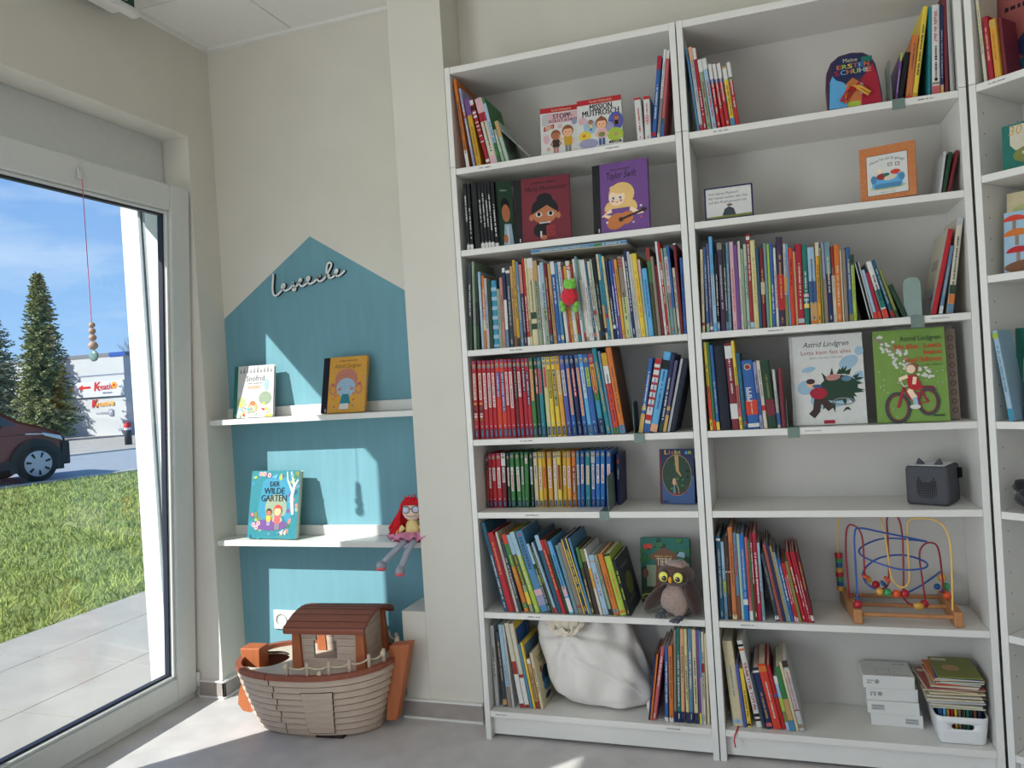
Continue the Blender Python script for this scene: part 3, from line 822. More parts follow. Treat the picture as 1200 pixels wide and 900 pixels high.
ASPH = mat('road asphalt', (150, 156, 164), .85, var=.05, scale=3, k=.95); KERB = mat('pale kerb stone', (188, 184, 174), .85, var=.06); SIDE = mat('pale pavement', (176, 168, 158), .85, var=.08, scale=2, k=.9)
m = MB()
def strip(b0, b1, z, mm, a0=-40, a1=60): m.add([rpt(a0,b0,z),rpt(a1,b0,z),rpt(a1,b1,z),rpt(a0,b1,z)], [(0,1,2,3)], mm)
strip(.14, 7.6, GZ-.03, ASPH, -40, 34); strip(7.7, 60, GZ, SIDE, -40, 60); struct(m.build('road'))
m = MB()
for b in (0, 7.58):
    m.add([rpt(-40,b,GZ-.05),rpt(60,b,GZ-.05),rpt(60,b+.14,GZ-.05),rpt(-40,b+.14,GZ-.05),rpt(-40,b,GZ+.015),rpt(60,b,GZ+.015),rpt(60,b+.14,GZ+.015),rpt(-40,b+.14,GZ+.015)], [(0,3,2,1),(4,5,6,7),(0,1,5,4),(1,2,6,5),(2,3,7,6),(3,0,4,7)], KERB)
struct(m.build('trim_4'))
m = MB(); m.box(-160, 60, -60, 160, GZ-.3, GZ-.1, SIDE); struct(m.build('ground'))
# workshop building over the road
bd = thing('building', 'white flat roofed building with shop signs across the road', 'building', (-25.4, 24.05, GZ))
BW = mat('white cladding', (214, 216, 218), .7, var=.03, scale=.6, k=.78); BG = mat('grey blue cladding', (150, 164, 188), .7, k=.8); RF = mat('grey roof edge', (120, 122, 126), .7); BLUE = mat('blue roof trim', (40, 80, 160), .6)
m = MB(); m.box(-26, 0, 0, 10, 0, 3.42, BW); m.build('wall', bd)
m = MB(); m.box(-26, .15, -.02, 10.1, 3.42, 3.58, RF); m.box(-.75, .15, -.03, -.02, 3.40, 3.58, BLUE); m.build('roof', bd)
m = MB(); m.box(0, 5, 1.2, 9, 0, 3.3, BG); m.build('side_wing', bd)
m = MB()
for z_ in (1.66, 2.62): m.box(-26, -.02, -.02, 0, z_, z_+.05, BG)
m.build('cladding_joint', bd)
REDS = mat('sign red', (196, 40, 40), .5); ORS = mat('sign orange', (236, 160, 40), .5); SGREY = mat('sign grey', (120, 126, 150), .6); SGW = mat('sign panel white', (222, 222, 226), .6, k=.85)
sb = thing('shop_sign', 'white shop sign band with red arrow and lettering on the white building', 'sign', (-28.0, 24.012, 1.62))
m = MB(); m.box(-.35, 2.62, -.06, 0, 0, .68, SGW); m.build('panel', sb)
m = MB(); a = Art(m, (-.35, -.06, 0), (1,0,0), (0,0,1), .002); a.k = .003
a.poly([(.42,.43),(.72,.56),(.72,.48),(1.15,.48),(1.15,.38),(.72,.38),(.72,.30)], REDS); a.text('K', 1.52, .26, .40, REDS, slant=.15, bold=.02); a.text('reativ', 1.98, .30, .27, REDS, slant=.15, bold=.012); a.ell(2.47, .46, .15, .15, ORS); a.ell(2.47, .46, .06, .06, REDS); a.glyphs(1.75, 2.35, .16, .07, SGREY, 4)
a.ell(-.0+.05, .40, .14, .14, ORS)
m.build('lettering', sb)
s2 = thing('wall_logo', 'red and orange lettering painted low on the white building wall', 'sign', (-27.2, 24.028, .55))
m = MB(); a = Art(m, (0, -.012, 0), (1,0,0), (0,0,1), .002); a.text('K', .10, .62, .36, REDS, slant=.15, bold=.02); a.text('reativ', .58, .66, .24, ORS, slant=.15, bold=.012); a.ell(1.08, .76, .10, .10, ORS); a.glyphs(.15, .8, .36, .09, SGREY, 9); a.rect(.86, 1.1, .22, .52, SGREY); a.text('P', .98, .28, .20, SGW, bold=.01)
m.build('lettering', s2)
bo = thing('bollard', 'dark bollard with red and white top beside the road', 'bollard', (-18.9, 17.5, GZ))
m = MB(); m.lathe([(0,0),(.11,0),(.11,.70),(0,.70)], mat('bollard dark', (52, 54, 64), .6), 14); m.build('post', bo)
m = MB(); m.lathe([(.112,.48),(.112,.56)], SGW, 14); m.lathe([(.112,.56),(.112,.68),(.06,.73),(0,.74)], REDS, 14); m.build('cap', bo)
# conifers
def conifer(loc, H, rb, seed, lab, cols, dens=1.0, lean=0):
    g = random.Random(seed); t = thing('conifer_tree', lab, 'tree', loc)
    m = MB(); BARK = mat('conifer bark', (86, 68, 54), .9, var=.2); m.tube([(0,0,0),(.02,0,H*.5),(lean,0,H*.97)], [.14,.08,.012], BARK, 8); m.build('trunk', t)
    m = MB(); z = H*.06
    while z < H*.985:
        f = z/H; R = rb*(1-f)**.72*(.9 if f > .12 else .75)+.06; nb = max(5, int(13*(1-f)+5))
        for k in range(nb):
            an = 2*PI*k/nb+g.uniform(-.4, .4); L = R*g.uniform(.6, 1.16); ca, sa = math.cos(an), math.sin(an)
            up = .25 if f > .7 else -.12+.2*f
            steps = max(3, int(L/.085))
            for s in range(1, steps+1):
                q = s/steps; cx, cy = ca*L*q, sa*L*q; cz = z+L*q*up-.10*L*q*q+g.uniform(-.05,.05)
                for _ in range(int(5*dens+.5)):
                    l = g.uniform(.07, .17)*(1.1-.25*q); a2 = an+g.uniform(-1.5, 1.5); tz = g.uniform(-.5, .6)
                    d = Vector((math.cos(a2), math.sin(a2), tz)).normalized()*l; wv = d.cross(Vector((g.uniform(-1,1), g.uniform(-1,1), g.uniform(-1,1)))).normalized()*l*.30
                    b = Vector((cx, cy, cz)); m.add([b-wv, b+wv, b+d+wv*.3, b+d-wv*.3], [(0,1,2,3)], g.choice(cols))
        z += .105*(1.15-.5*f)
    m.build('foliage', t); return t
NE = [mat('needles dark', (92, 106, 78), .7, var=.2), mat('needles mid', (138, 148, 92), .7, var=.2), mat('needles light', (176, 178, 116), .7, var=.2)]
NE2 = [mat('needles grey', (118, 134, 116), .7, var=.2), mat('needles pale', (150, 162, 130), .7, var=.2)]
conifer((-26.75, 21.3, GZ), 6.85, 1.28, 5, 'tall dense conifer standing in front of the white building', NE, 1.25)
conifer((-30.4, 22.0, GZ), 5.7, 1.9, 9, 'paler loose conifer at the left edge of the window view', NE2, .8)
# bare trees behind the roof
TW = mat('bare twig', (120, 112, 108), .9)
def bare(loc, H, seed, lab):
    g = random.Random(seed); m = MB()
    def br(p, d, l, r, k):
        q = p+d*l; m.tube([p, (p+q)/2+Vector((g.uniform(-1,1), 0, g.uniform(-1,1)))*l*.06, q], [r, r*.8, r*.6], TW, 4)
        if k:
            for _ in range(3): br(q if _ else p+d*l*.7, (d+Vector((g.uniform(-.7,.7), g.uniform(-.7,.7), g.uniform(-.1,.5)))).normalized(), l*.68, r*.55, k-1)
    br(Vector((0,0,0)), Vector((0,0,1)), H*.4, .10, 5); t = m.build('bare_tree', loc=loc); tag(t, lab, 'tree')
bare((-31.5, 37.5, GZ), 6.0, 2, 'leafless tree behind the flat roof near its right corner')
bare((-37.5, 37.5, GZ), 5.8, 8, 'leafless tree behind the flat roof beside the tall conifer')
# van
def van():
    t = thing('van', 'dark red van parked on the road in front of the conifer', 'car')
    RED = mat('dark red car paint', (128, 52, 52), .3, k=.95, spec=.6, var=.03); BLK = mat('black plastic trim', (40, 42, 50), .6); DG = mat('dark car glass', (46, 54, 62), .08, spec=.8); TY = mat('tyre rubber', (34, 34, 36), .8); RIM = mat('silver wheel cover', (190, 190, 194), .35, k=1.1); LMP = mat('headlamp glass', (206, 212, 222), .15, spec=.8); CH = mat('chrome strip', (200, 200, 204), .2, metal=.6); INT = mat('lit van interior', (180, 160, 150), .8)
    # local: s forward, w across (near side = 0, going away), h up; wheel centre at s=0
    fwd, ac = rd, rn
    M = Matrix(((fwd.x, ac.x, 0, 0), (fwd.y, ac.y, 0, 0), (0, 0, 1, 0), (0, 0, 0, 1)))
    t.matrix_world = Matrix.Translation((-12.2, 8.55, GZ-.03)) @ M
    side = [(.50,.30),(.54,.50),(.51,.78),(.42,.90),(.08,1.05),(-.24,1.15),(-.88,1.56),(-1.35,1.84),(-1.9,1.93),(-4.0,1.93),(-4.18,1.7),(-4.22,.5),(-4.15,.3)]
    m = MB(); W = 1.9
    def sect(ins, dz): return [((s-(-1.8))*(1-ins*.02)-1.8, h) for s, h in side]
    rows = [(-.00,.0,1),( .0,.0,1)]
    ws = [(0.06,.985),(0.0,1.0),(0.0,1.0),(.0,1.0)]
    n = len(side); vs = []; fs = []
    for wd, k, tum in ((.09,.985,1),(.02,1.0,1),(0,1.0,1),(W,1.0,-1),(W-.02,1.0,-1),(W-.09,.985,-1)):
        for s, h in side:
            tb = max(0, (h-1.05))*.16*tum
            vs.append(((s+1.8)*k-1.8, wd+tb, .30+(h-.30)*k))
    for r in range(5):
        for i in range(n): fs.append((r*n+i, r*n+(i+1)%n, (r+1)*n+(i+1)%n, (r+1)*n+i))
    fs += [tuple(range(n))[::-1], tuple(range(5*n, 6*n))]
    m.add(vs, fs, RED); m.build('body', t, bevel=.03, seg=3)
    def sideplate(name, pts, mm, off=.006, th=.01, bev=0):
        q = MB(); k = len(pts)
        vs = [(s, -off+max(0,(h-1.05))*.16, h) for s, h in pts]+[(s, th+max(0,(h-1.05))*.16, h) for s, h in pts]
        q.add(vs, [tuple(range(k)), tuple(range(2*k-1, k-1, -1))]+[(i, k+i, k+(i+1)%k, (i+1)%k) for i in range(k)], mm); return q.build(name, t)
    sideplate('side_window', [(-.72,1.10),(-.95,1.48),(-1.35,1.70),(-1.85,1.76),(-1.85,1.10)], INT, .008)
    sideplate('side_window', [(-1.95,1.12),(-1.95,1.76),(-4.0,1.74),(-4.0,1.12)], DG, .008)
    sideplate('quarter_window', [(-.32,1.09),(-.66,1.34),(-.66,1.09)], DG, .008)
    sideplate('sill', [(-.46,.28),(-.46,.44),(-2.5,.44),(-2.5,.28)], BLK, .012)
    arch = [(.46*math.cos(a), .35+.46*math.sin(a)) for a in [PI*i/14 for i in range(15)]]+[(-.46,.2),(.46,.2)]
    sideplate('wheel_arch', arch, BLK, .010)
    q = MB(); q.box(.46, .60, .02, 1.88, .28, .72, BLK); q.box(.44, .54, .0, .06, .34, .60, BLK); q.build('bumper', t, bevel=.05, seg=3)
    q = MB(); q.frustum([(.14,-.012,.86),(.47,-.008,.74),(.54,.25,.74),(.16,.1,.86)], [(.12,-.010,.92),(.44,.0,.84),(.50,.28,.84),(.14,.1,.94)], LMP); q.build('headlamp', t, bevel=.012)
    sideplate('trim_strip', [(-.18,.905),(.14,.885),(.14,.905),(-.18,.93)], CH, .014)
    sideplate('panel_seam', [(-.2,.90),(-2.2,.905),(-2.2,.917),(-.2,.912)], BLK, .010); sideplate('door_handle', [(-1.35,.98),(-1.15,.98),(-1.15,1.02),(-1.35,1.02)], BLK, .03)
    q = MB(); q.ell((-.74,-.16,1.10), (.13,.11,.10), BLK, 14, 10); q.tube([(-.62,-.06,1.06),(-.62,.02,1.06)], .03, BLK, 8); q.build('mirror', t)
    for s in (0, -3.0):
        for side_ in (0, 1):
            w0 = -.035 if not side_ else W-.165; wh = MB(); Mw = Matrix.Translation((s, w0+(.0 if not side_ else .2), .345)) @ Matrix.Rotation(PI/2 if not side_ else -PI/2, 4, 'X')
            wh.lathe([(.20,.0),(.33,.012),(.345,-.02),(.345,-.18),(.33,-.2),(0,-.2)], TY, 32, Mw); o = wh.build('wheel', t)
            rm = MB(); rm.lathe([(.245,-.004),(.235,.014),(.10,.022),(.05,.018),(0,.018)], RIM, 32, Mw)
            for k in range(7):
                a = 2*PI*k/7+.3; c, q_ = math.cos(a), math.sin(a)
                rm.add([Mw @ Vector((c*r-q_*w_, q_*r+c*w_, .025)) for r, w_ in ((.12,-.014),(.215,-.024),(.215,.024),(.12,.014))], [(0,1,2,3)], TY)
            rm.build('wheel_cover', o)
    return t
van()
# ---------------------------------------------------------------- bookcases
SZ = [2.014, 1.727, 1.375, 1.060, .804, .452, .102]
INKM = mat('black label ink', (40, 40, 42), .6)
def bookcase(label, loc, rotz=0, zs=SZ, W=.80, D=.28, labels=(), holes=False, plinth=True):
    t = thing('bookcase', label, 'bookcase', loc, (0, 0, rotz))
    T = .0195
    for x in (0, W-T):
        m = MB(); m.box(x, x+T, 0, D, 0, 2.019, LACQ)
        if holes:
            for zz in range(8, 196, 6):
                for yy in (.035, .235):
                    xx = x+T+.0004 if x == 0 else x-.0004
                    m.add([(xx, yy+.0025*math.cos(2*PI*k/8), zz/100+.0025*math.sin(2*PI*k/8)) for k in range(8)], [tuple(range(8))], INKM)
        m.build('side_panel', t, bevel=.0012)
        m = MB(); m.box(x, x+T, 0, D, 2.0205, 2.37, LACQ); m.build('extension_panel', t, bevel=.0012)
    m = MB(); m.box(T+.0003, W-T-.0003, D-.016, D-.012, .085, 2.366, BACKSHADE); m.build('back_panel', t)
    m = MB(); m.box(T+.0003, W-T-.0003, .001, D-.017, 2.347, 2.3695, LACQ2); m.build('top_panel', t, bevel=.0012)
    m = MB(); m.box(T+.0003, W-T-.0003, .025, .043, .012, zs[-1]-.022, LACQ); m.build('plinth', t, bevel=.001)
    for i, z in enumerate(zs):
        m = MB(); m.box(T+.0006, W-T-.0006, .001, D-.017, z-.0215, z-.0005, LACQ2); s = m.build('shelf', t, bevel=.0012)
        for (r, x, txt) in labels:
            if r == i:
                a = MB(); q = Art(a, (0, .001, z-.011), (1,0,0), (0,0,1)); q.rect(x-.026, x+.026, -.0040, .0040, SGLAB)
                if txt: q.text(txt, x, -.0018, .0040, INKM, w=.046)
                else: q.glyphs(x-.022, x+.022, 0, .0036, INKM, i*7+int(x*100))
                a.build('edge_label', s)
    return t
SGLAB = mat('white label strip', (208, 207, 202), .45, k=1.2)
bookcase('left tall white bookcase beside the pillar, crammed with spines', (0, 0, 0), labels=[(0,.13,''),(0,.575,''),(2,.20,''),(3,.215,''),(4,.22,''),(5,.205,''),(6,.06,''),(6,.66,'')])
bookcase('middle tall white bookcase holding the bead maze', (.8035, 0, 0), labels=[(0,.118,''),(0,.695,''),(2,.245,''),(2,.70,'INTEGRATION'),(3,.335,'ASTRID LINDGREN'),(5,.11,'')])
B3R = math.radians(-38.5)
bookcase('right white bookcase set at an angle, cut off by the photo edge', (1.609, -.003, 0), B3R, zs=[2.017, 1.758, 1.474, 1.058, .801, .447, .104], holes=True, labels=[(0,.075,'')])

# ---------------------------------------------------------------- books standing spine out
ROWPH = {'L1a':'in the left bookcase\'s upper left corner','L1b':'in the left bookcase\'s upper right corner','L2':'in the black-spined run',
 'L3':'beside the frog toy','L4a':'in the long red-to-blue run','L4b':'right of the red-to-blue run','L5':'in the short red-to-blue run','L6':'in the slanting row beside the owl',
 'L7a':'left of the white sack','L7b':'right of the white sack','R1a':'on the middle bookcase\'s top left','R1b':'on the middle bookcase\'s top right','R2':'behind the orange square book',
 'R3a':'on the shelf above the fir-tree cover','R3b':'right of the tall grey-green bookend','R4':'left of the fir-tree cover','R6':'left of the bead maze','R7':'left of the white flat boxes'}
ROWGR = {'L1a':'leaning books on the left top shelf','L1b':'books at the right of the left top shelf','L2':'black spined books','L3':'books on the frog toy shelf','L4a':'series books from red to blue','L4b':'blue books leaning right',
 'L5':'small series books from red to blue','L6':'books leaning beside the owl','L7a':'books left of the sack','L7b':'books right of the sack','R1a':'readers on the middle top shelf','R1b':'craft books on the middle top shelf','R2':'thin books in the corner',
 'R3a':'books of the long middle row','R3b':'books behind the bookend','R4':'books beside the fir-tree cover','R6':'books beside the bead maze','R7':'books beside the white boxes'}
def ordinal(n): return '%d%s' % (n, 'th' if 10 <= n % 100 <= 20 else {1:'st',2:'nd',3:'rd'}.get(n % 10, 'th'))
def cover_mesh(w, h, D, col, spine_round=True):
    m = MB(); t = min(.0022, w*.2); r = min(.0022, w*.25) if w > .008 else 0
    out_ = [(0, D), (0, .0012+r*.6), (w*.12, r*.25), (w*.5, 0), (w*.88, r*.25), (w, .0012+r*.6), (w, D)] if r else [(0, D), (0, 0), (w, 0), (w, D)]
    inn = [(w-t, D), (w-t, t+.001), (t, t+.001), (t, D)]
    m.prism(out_+inn, 0, h, col, 'z', caps=False)
    k = len(out_)
    # caps as quads strip between outer and inner outline
    def cap(z, fl):
        o = out_; vs = [(x, y, z) for x, y in o]+[(t, D, z), (t, t+.001, z), (w-t, t+.001, z), (w-t, D, z)]
        mid = k//2
        if r: fs = [(0,1,k+1,k),(1,2,k+1),(2,3,k+1),(3,k+2,k+1),(3,4,k+2),(4,5,k+2),(5,6,k+3,k+2)]
        else: fs = [(0,1,k+1,k),(1,2,k+2,k+1),(2,3,k+3,k+2)]
        m.add(vs, [f if fl else f[::-1] for f in fs], col)
    cap(h, True); cap(0, False)
    return m, t
def spine_art(m, w, h, col, style, seed):
    a = Art(m, (0, 0, 0), (1, 0, 0), (0, 0, 1)); g = random.Random(seed)
    base, txt = (style.split('#')+[None])[:2]
    tcol = None; none = False; label = None; bands = []
    # tokens: 'a-b:colour' 'Tcolour' '@colour:a-b:ink' '%colour' '=4'
    toks = []; cur = ''
    for p in base.split():
        if p[0] in '@T%=' or (p[0].isdigit() and '-' in p): toks.append(p)
        else: toks[-1] += ' '+p
    for p in toks:
        if p[0] == 'T': none = p == 'Tnone'; tcol = p[1:]
        elif p[0] == '@':
            q = p[1:].split(':')
            label = (q[0], [float(v)/100 for v in q[1].split('-')], q[2] if len(q) > 2 else 'red')
        elif p[0] == '%': a.rect(0, w*.2, .001, h-.001, C(p[1:])); a.rect(w*.8, w, .001, h-.001, C(p[1:]))
        elif p[0] == '=':
            for i, c in enumerate(('amber','dark slate','dark olive','black','light grey','white','olive','brick red')): a.rect(w*.15, w*.8, h*(.44-.033*i), h*(.44-.033*i+.022), C(c))
        else:
            r, c = p.split(':'); f0, f1 = [float(v)/100 for v in r.split('-')]
            a.rect(0.0002, w-.0002, h*(1-f1)+.0006, h*(1-f0)-.0006, C(c))
    if label:
        c, (f0, f1), ink = label
        a.ell(w*.5, h*.925, w*.40, min(w*.55, h*.03), C('grey')); a.ell(w*.55, h*.945, w*.2, w*.2, C('gold')); a.rect(w*.25, w*.75, h*.968, h*.988, C('blue'))
        a.rect(w*.2, w*.8, h*(1-f1), h*(1-f0), C(c)); a.glyphs(h*(1-f1)+.004, h*(1-f0)-.004, w*.5, min(w*.34, .005), C(ink), seed, False)
        a.rect(w*.18, w*.82, h*.015, h*.125, C('navy')); a.rect(w*.42, w*.66, h*.03, h*.11, C('slate blue')); a.ell(w*.5, h*.16, w*.16, w*.16, C('pale blue'))
    elif txt:
        t_ = txt.strip(); k = C('navy')
        if t_ == 'PIPPI': a.text(t_, w*.62, h*.50, w*.46, C('white'), w=h*.20, rot=PI/2, bold=.0006); a.ell(w*.5, h*.90, w*.28, w*.28, C('cream')); a.ell(w*.5, h*.90, w*.22, w*.22, C('brick red')); a.glyphs(h*.22, h*.38, w*.5, .004, C('cream'), 5, False)
        elif t_ == 'MEERESTIERE': a.text(t_, w*.70, h*.73, w*.40, k, w=h*.40, rot=PI/2, bold=.0004); a.ell(w*.5, h*.955, w*.16, w*.16, C('scarlet'))
        elif t_ == 'TRAKTOR TOTAL': a.text(t_, w*.24, h*.47, w*.52, C('crimson'), w=h*.56, rot=-PI/2, bold=.0008)
        else: a.text(t_, w*.30, h*.76, w*.42, C('crimson'), w=h*.34, rot=-PI/2, bold=.0003); a.glyphs(h*.2, h*.54, w*.5, .006, C('black'), 3, False); a.ell(w*.5, h*.17, w*.2, w*.25, C('black'))
    elif not none and tcol:
        l = g.uniform(.35, .6); s = g.uniform(.12, .9-l)
        a.glyphs(h*s, h*(s+l), w*.5, min(w*.42, .0055), C(tcol), seed, False)
        if g.random() < .6: a.glyphs(h*.04, h*.10, w*.5, min(w*.4, .0045), C(tcol), seed+1, False)
def colname(c): return c.replace('_', ' ')
def rface(m, w, h, D): return Art(m, (w, 0, 0), (0, 1, 0), (0, 0, 1))
def lface(m, w, h, D): return Art(m, (0, D, 0), (0, -1, 0), (0, 0, 1))
def f_white(m, w, h, D):
    a = lface(m, w, h, D); a.rect(0, D-.004, 0, h, C('ivory')); a.rect(0, D-.004, 0, h*.32, C('light grey'))
    for k in range(5): a.glyphs(D*.25, D*.72, h*(.66-.025*k), .004, C('dark grey'), k)
    a.rect(D*.72, D*.80, h*.16, h*.24, C('brick red')); a.glyphs(D*.4, D*.66, h*.2, .008, C('dusty red'), 9)
def f_blue(m, w, h, D):
    a = rface(m, w, h, D); a.ell(D*.55, h*.45, D*.28, h*.17, C('dark teal')); a.ell(D*.5, h*.30, D*.22, h*.10, C('steel blue')); a.ell(D*.3, h*.62, D*.06, h*.06, C('brick red')); a.ell(D*.45, h*.12, D*.2, h*.05, C('navy')); a.glyphs(D*.2, D*.8, h*.85, .010, C('olive'), 3); a.glyphs(D*.25, D*.8, h*.78, .010, C('olive'), 5)
def f_yel(m, w, h, D):
    a = rface(m, w, h, D); a.rect(D*.08, D*.92, h*.42, h*.94, C('slate blue')); a.ell(D*.72, h*.62, D*.13, h*.07, C('orange')); a.poly([(D*.1,h*.42),(D*.9,h*.42),(D*.9,h*.5),(D*.4,h*.56)], C('sage')); a.rect(D*.1, D*.3, h*.34, h*.4, C('dark slate'))
def f_big(m, w, h, D):
    a = rface(m, w, h, D); a.rect(0, D, h*.0, h, C('yellow')); a.rect(D*.05, D*.8, h*.55, h*.92, C('blue')); a.rect(D*.82, D*.95, h*.6, h*.9, C('denim blue'))
def f_grey(m, w, h, D):
    a = rface(m, w, h, D); a.rect(.002, D, 0, h, C('dark slate')); a.ell(D*.5, h*.45, D*.25, h*.2, C('olive')); a.glyphs(D*.2, D*.8, h*.8, .012, C('grey'), 2); a.glyphs(D*.2, D*.7, h*.2, .010, C('grey'), 6)
def f_shaded(m, w, h, D): rface(m, w, h, D).rect(.003, D, 0, h, C('brown'))  # cover side away from the window, its shade put in as brown
FACES = {('R3b', 0): f_white, ('L7a', 9): f_blue, ('L7a', 7): f_yel, ('L7a', 5): f_big, ('L6', 27): f_grey, ('L4a', 30): f_shaded}
USEDLAB = set()
DEPTH = {'L1a':.18,'L1b':.17,'L2':.2,'L3':.21,'L4a':.155,'L4b':.16,'L5':.135,'L6':.20,'L7a':.17,'L7b':.17,'R1a':.16,'R1b':.2,'R2':.16,'R3a':.20,'R3b':.2,'R4':.16,'R6':.2,'R7':.19}
for row, (z, y, bks) in ROWS.items():
    g = random.Random(row)
    for i, (x0, wd, h, lean, col, style) in enumerate(bks):
        x0, wd, h = x0/1e3, wd/1e3, h/1e3; th = math.radians(lean)
        cn = 'white-paged spiral bound' if col == 'spiral' else colname(col)
        size = ('thick' if wd > .019 else ('slim' if wd < .0115 else ''))
        nb = lambda j: colname(bks[j][4]) if bks[j][4] != 'spiral' else 'spiral'
        o_ = '%s from left %s' % (ordinal(i+1), ROWPH[row])
        kind = 'book' if col != 'spiral' else 'booklet'
        if 0 < i < len(bks)-1: c1 = '%s %s %s between %s and %s ones, ' % (size, cn, kind, nb(i-1), nb(i+1)); c2 = '%s %s %s after a %s one, ' % (size, cn, kind, nb(i-1))
        elif i == 0: c1 = c2 = '%s %s %s before a %s one, ' % (size, cn, kind, nb(1))
        else: c1 = c2 = '%s %s %s after a %s one, ' % (size, cn, kind, nb(i-1))
        for c in (c1, c2, '%s %s %s, ' % (size, cn, kind), '%s %s, ' % (cn, kind)):
            lab = (c+o_).strip()
            if len(lab.split()) <= 16: break
        zz = z+.0004+(wd*math.sin(-th) if th < 0 else 0)
        D = DEPTH[row]*g.uniform(.93, 1.07)
        yy = y+(g.uniform(0, .006) if row not in ('L5', 'L4a') else g.uniform(0, .002))
        D = min(D, .258-yy)
        t = thing('book', lab, 'book', (x0, yy, zz), (0, -th, 0), ROWGR[row])
        m, tk = cover_mesh(wd, h, D, C(col))
        spine_art(m, wd, h, C(col), style, hash((row, i)) % 1000 if False else (sum(map(ord, row))*31+i*17) % 997)
        if col == 'spiral':
            a = Art(m, (0, 0, 0), (1,0,0), (0,0,1))
            for k in range(46): a.ell(wd*.7, h*.02+k*h*.021, wd*.14, .0022, C('black'), 8); a.ell(wd*.3, h*.02+k*h*.021, wd*.12, .002, C('taupe'), 8)
        
        if (row, i) in FACES: FACES[(row, i)](m, wd, h, D)
        m.build('cover', t)
        p = MB(); p.box(tk+.0001, wd-tk-.0001, tk+.0015, D-.003, .0022, h-.0028, PAPER); p.build('pages', t)

# ---------------------------------------------------------------- books shown face out
def display(name, label, q, th, col, art, spine=None, rnd=0, loose=None, group='books shown face out', cat='book', base=None):
    x, y, z, yawd, tilt, W, H = q
    t = thing(name, label, cat, (x, y, z+.0006+th*math.sin(math.radians(tilt))), (0, 0, 0), group)
    Rz = Matrix.Rotation(math.radians(yawd), 4, 'Z') @ Matrix.Rotation(-math.radians(tilt), 4, 'X')
    t.rotation_euler = Rz.to_euler()
    m = MB(); c = C(col) if isinstance(col, str) else col; b = .0022
    def plate(y0, y1, mm):
        if rnd:
            n = 6; pts = []
            for cx, cz, a0 in ((rnd, rnd, PI), (W-rnd, rnd, 1.5*PI), (W-rnd, H-rnd, 0), (rnd, H-rnd, .5*PI)):
                for k in range(n+1): a_ = a0+PI/2*k/n; pts.append((cx+rnd*math.cos(a_), cz+rnd*math.sin(a_)))
            m.prism(pts, y0, y1, mm, 'y')
        else: m.box(0, W, y0, y1, 0, H, mm)
    plate(0, b, c); plate(th-b, th, c)
    m.box(0, b, b*.8, th-b*.8, rnd, H-rnd, C(spine) if spine else c)
    a = Art(m, (0, 0, 0), (1, 0, 0), (0, 0, 1)); art(a, W, H); m.build('cover', t)
    p = MB(); p.box(b+.0004, W-.004, b+.0002, th-b-.0002, .003, H-.004, PAPER); p.build('pages', t)
    return t
SK1, SK2, SK3 = mat('print skin tan', (206, 158, 122), .45, k=1.35), mat('print skin light', (226, 188, 160), .45, k=1.35), mat('print skin brown', (158, 98, 66), .45, k=1.35)
HB = mat('print hair brown', (120, 72, 46), .45, k=1.35); BLOND = mat('print hair blond', (204, 168, 106), .45, k=1.3)
def kid(a, x, y, s, skin, hair, top, legs, arm=0, face=True):
    """a plain little printed child: legs, top, arms, head, hair"""
    a.rect(x-.17*s, x-.02*s, y, y+.42*s, C(legs)); a.rect(x+.02*s, x+.17*s, y, y+.42*s, C(legs))
    a.line([(x-.2*s, y+.82*s), (x-.36*s, y+.6*s), (x-.2*s, y+.52*s)] if not arm else [(x-.2*s, y+.82*s), (x-.42*s, y+.75*s), (x-.46*s, y+1.05*s)], .10*s, skin)
    a.line([(x+.2*s, y+.82*s), (x+.36*s, y+.6*s), (x+.2*s, y+.5*s)], .10*s, skin)
    a.poly([(x-.22*s, y+.38*s), (x+.22*s, y+.38*s), (x+.24*s, y+.9*s), (x+.1*s, y+.98*s), (x-.1*s, y+.98*s), (x-.24*s, y+.9*s)], C(top))
    a.ell(x, y+1.26*s, .33*s, .36*s, hair); a.ell(x, y+1.18*s, .27*s, .28*s, skin)
    a.ell(x, y+1.38*s, .30*s, .18*s, hair, t0=0, t1=PI)
    if face:
        for d in (-1, 1): a.ell(x+d*.10*s, y+1.2*s, .03*s, .035*s, C('black'), 8)
        a.line([(x-.07*s, y+1.06*s), (x, y+1.04*s), (x+.07*s, y+1.06*s)], .018*s, C('brick red'))
def art_stopp(a, W, H):
    a.rect(0, W, H*.89, H, C('red')); a.text('Familie Wolkenlicht', W*.57, H*.915, .008, C('cream'), w=W*.52)
    a.rect(W*.05, W*.22, H*.62, H*.86, C('light grey')); a.rect(W*.20, W*.98, H*.66, H*.87, C('pale pink'))
    a.text('STOPP-', W*.60, H*.745, .018, C('black'), w=W*.52, bold=.0007); a.text('SCHUTZ-SCHILD', W*.60, H*.675, .0095, C('black'), w=W*.74, bold=.0004)
    a.poly([(W*.08,H*.50),(W*.36,H*.55),(W*.37,H*.645),(W*.09,H*.60)], C('red')); 
    for k in range(3): a.glyphs(W*.13, W*.33, H*(.545+.026*k), .006, C('cream'), k)
    a.ell(W*.52, H*.58, W*.06, H*.05, C('pale pink')); a.ell(W*.9, H*.64, W*.07, H*.06, C('lilac grey')); a.ell(W*.15, H*.33, W*.08, H*.10, C('pale pink')); a.ell(W*.2, H*.12, W*.05, H*.04, C('peach'))
    kid(a, W*.40, H*.03, H*.30, SK3, HB, 'dark brown', 'dusty pink'); kid(a, W*.72, H*.03, H*.345, SK1, HB, 'mustard', 'grey', 1)
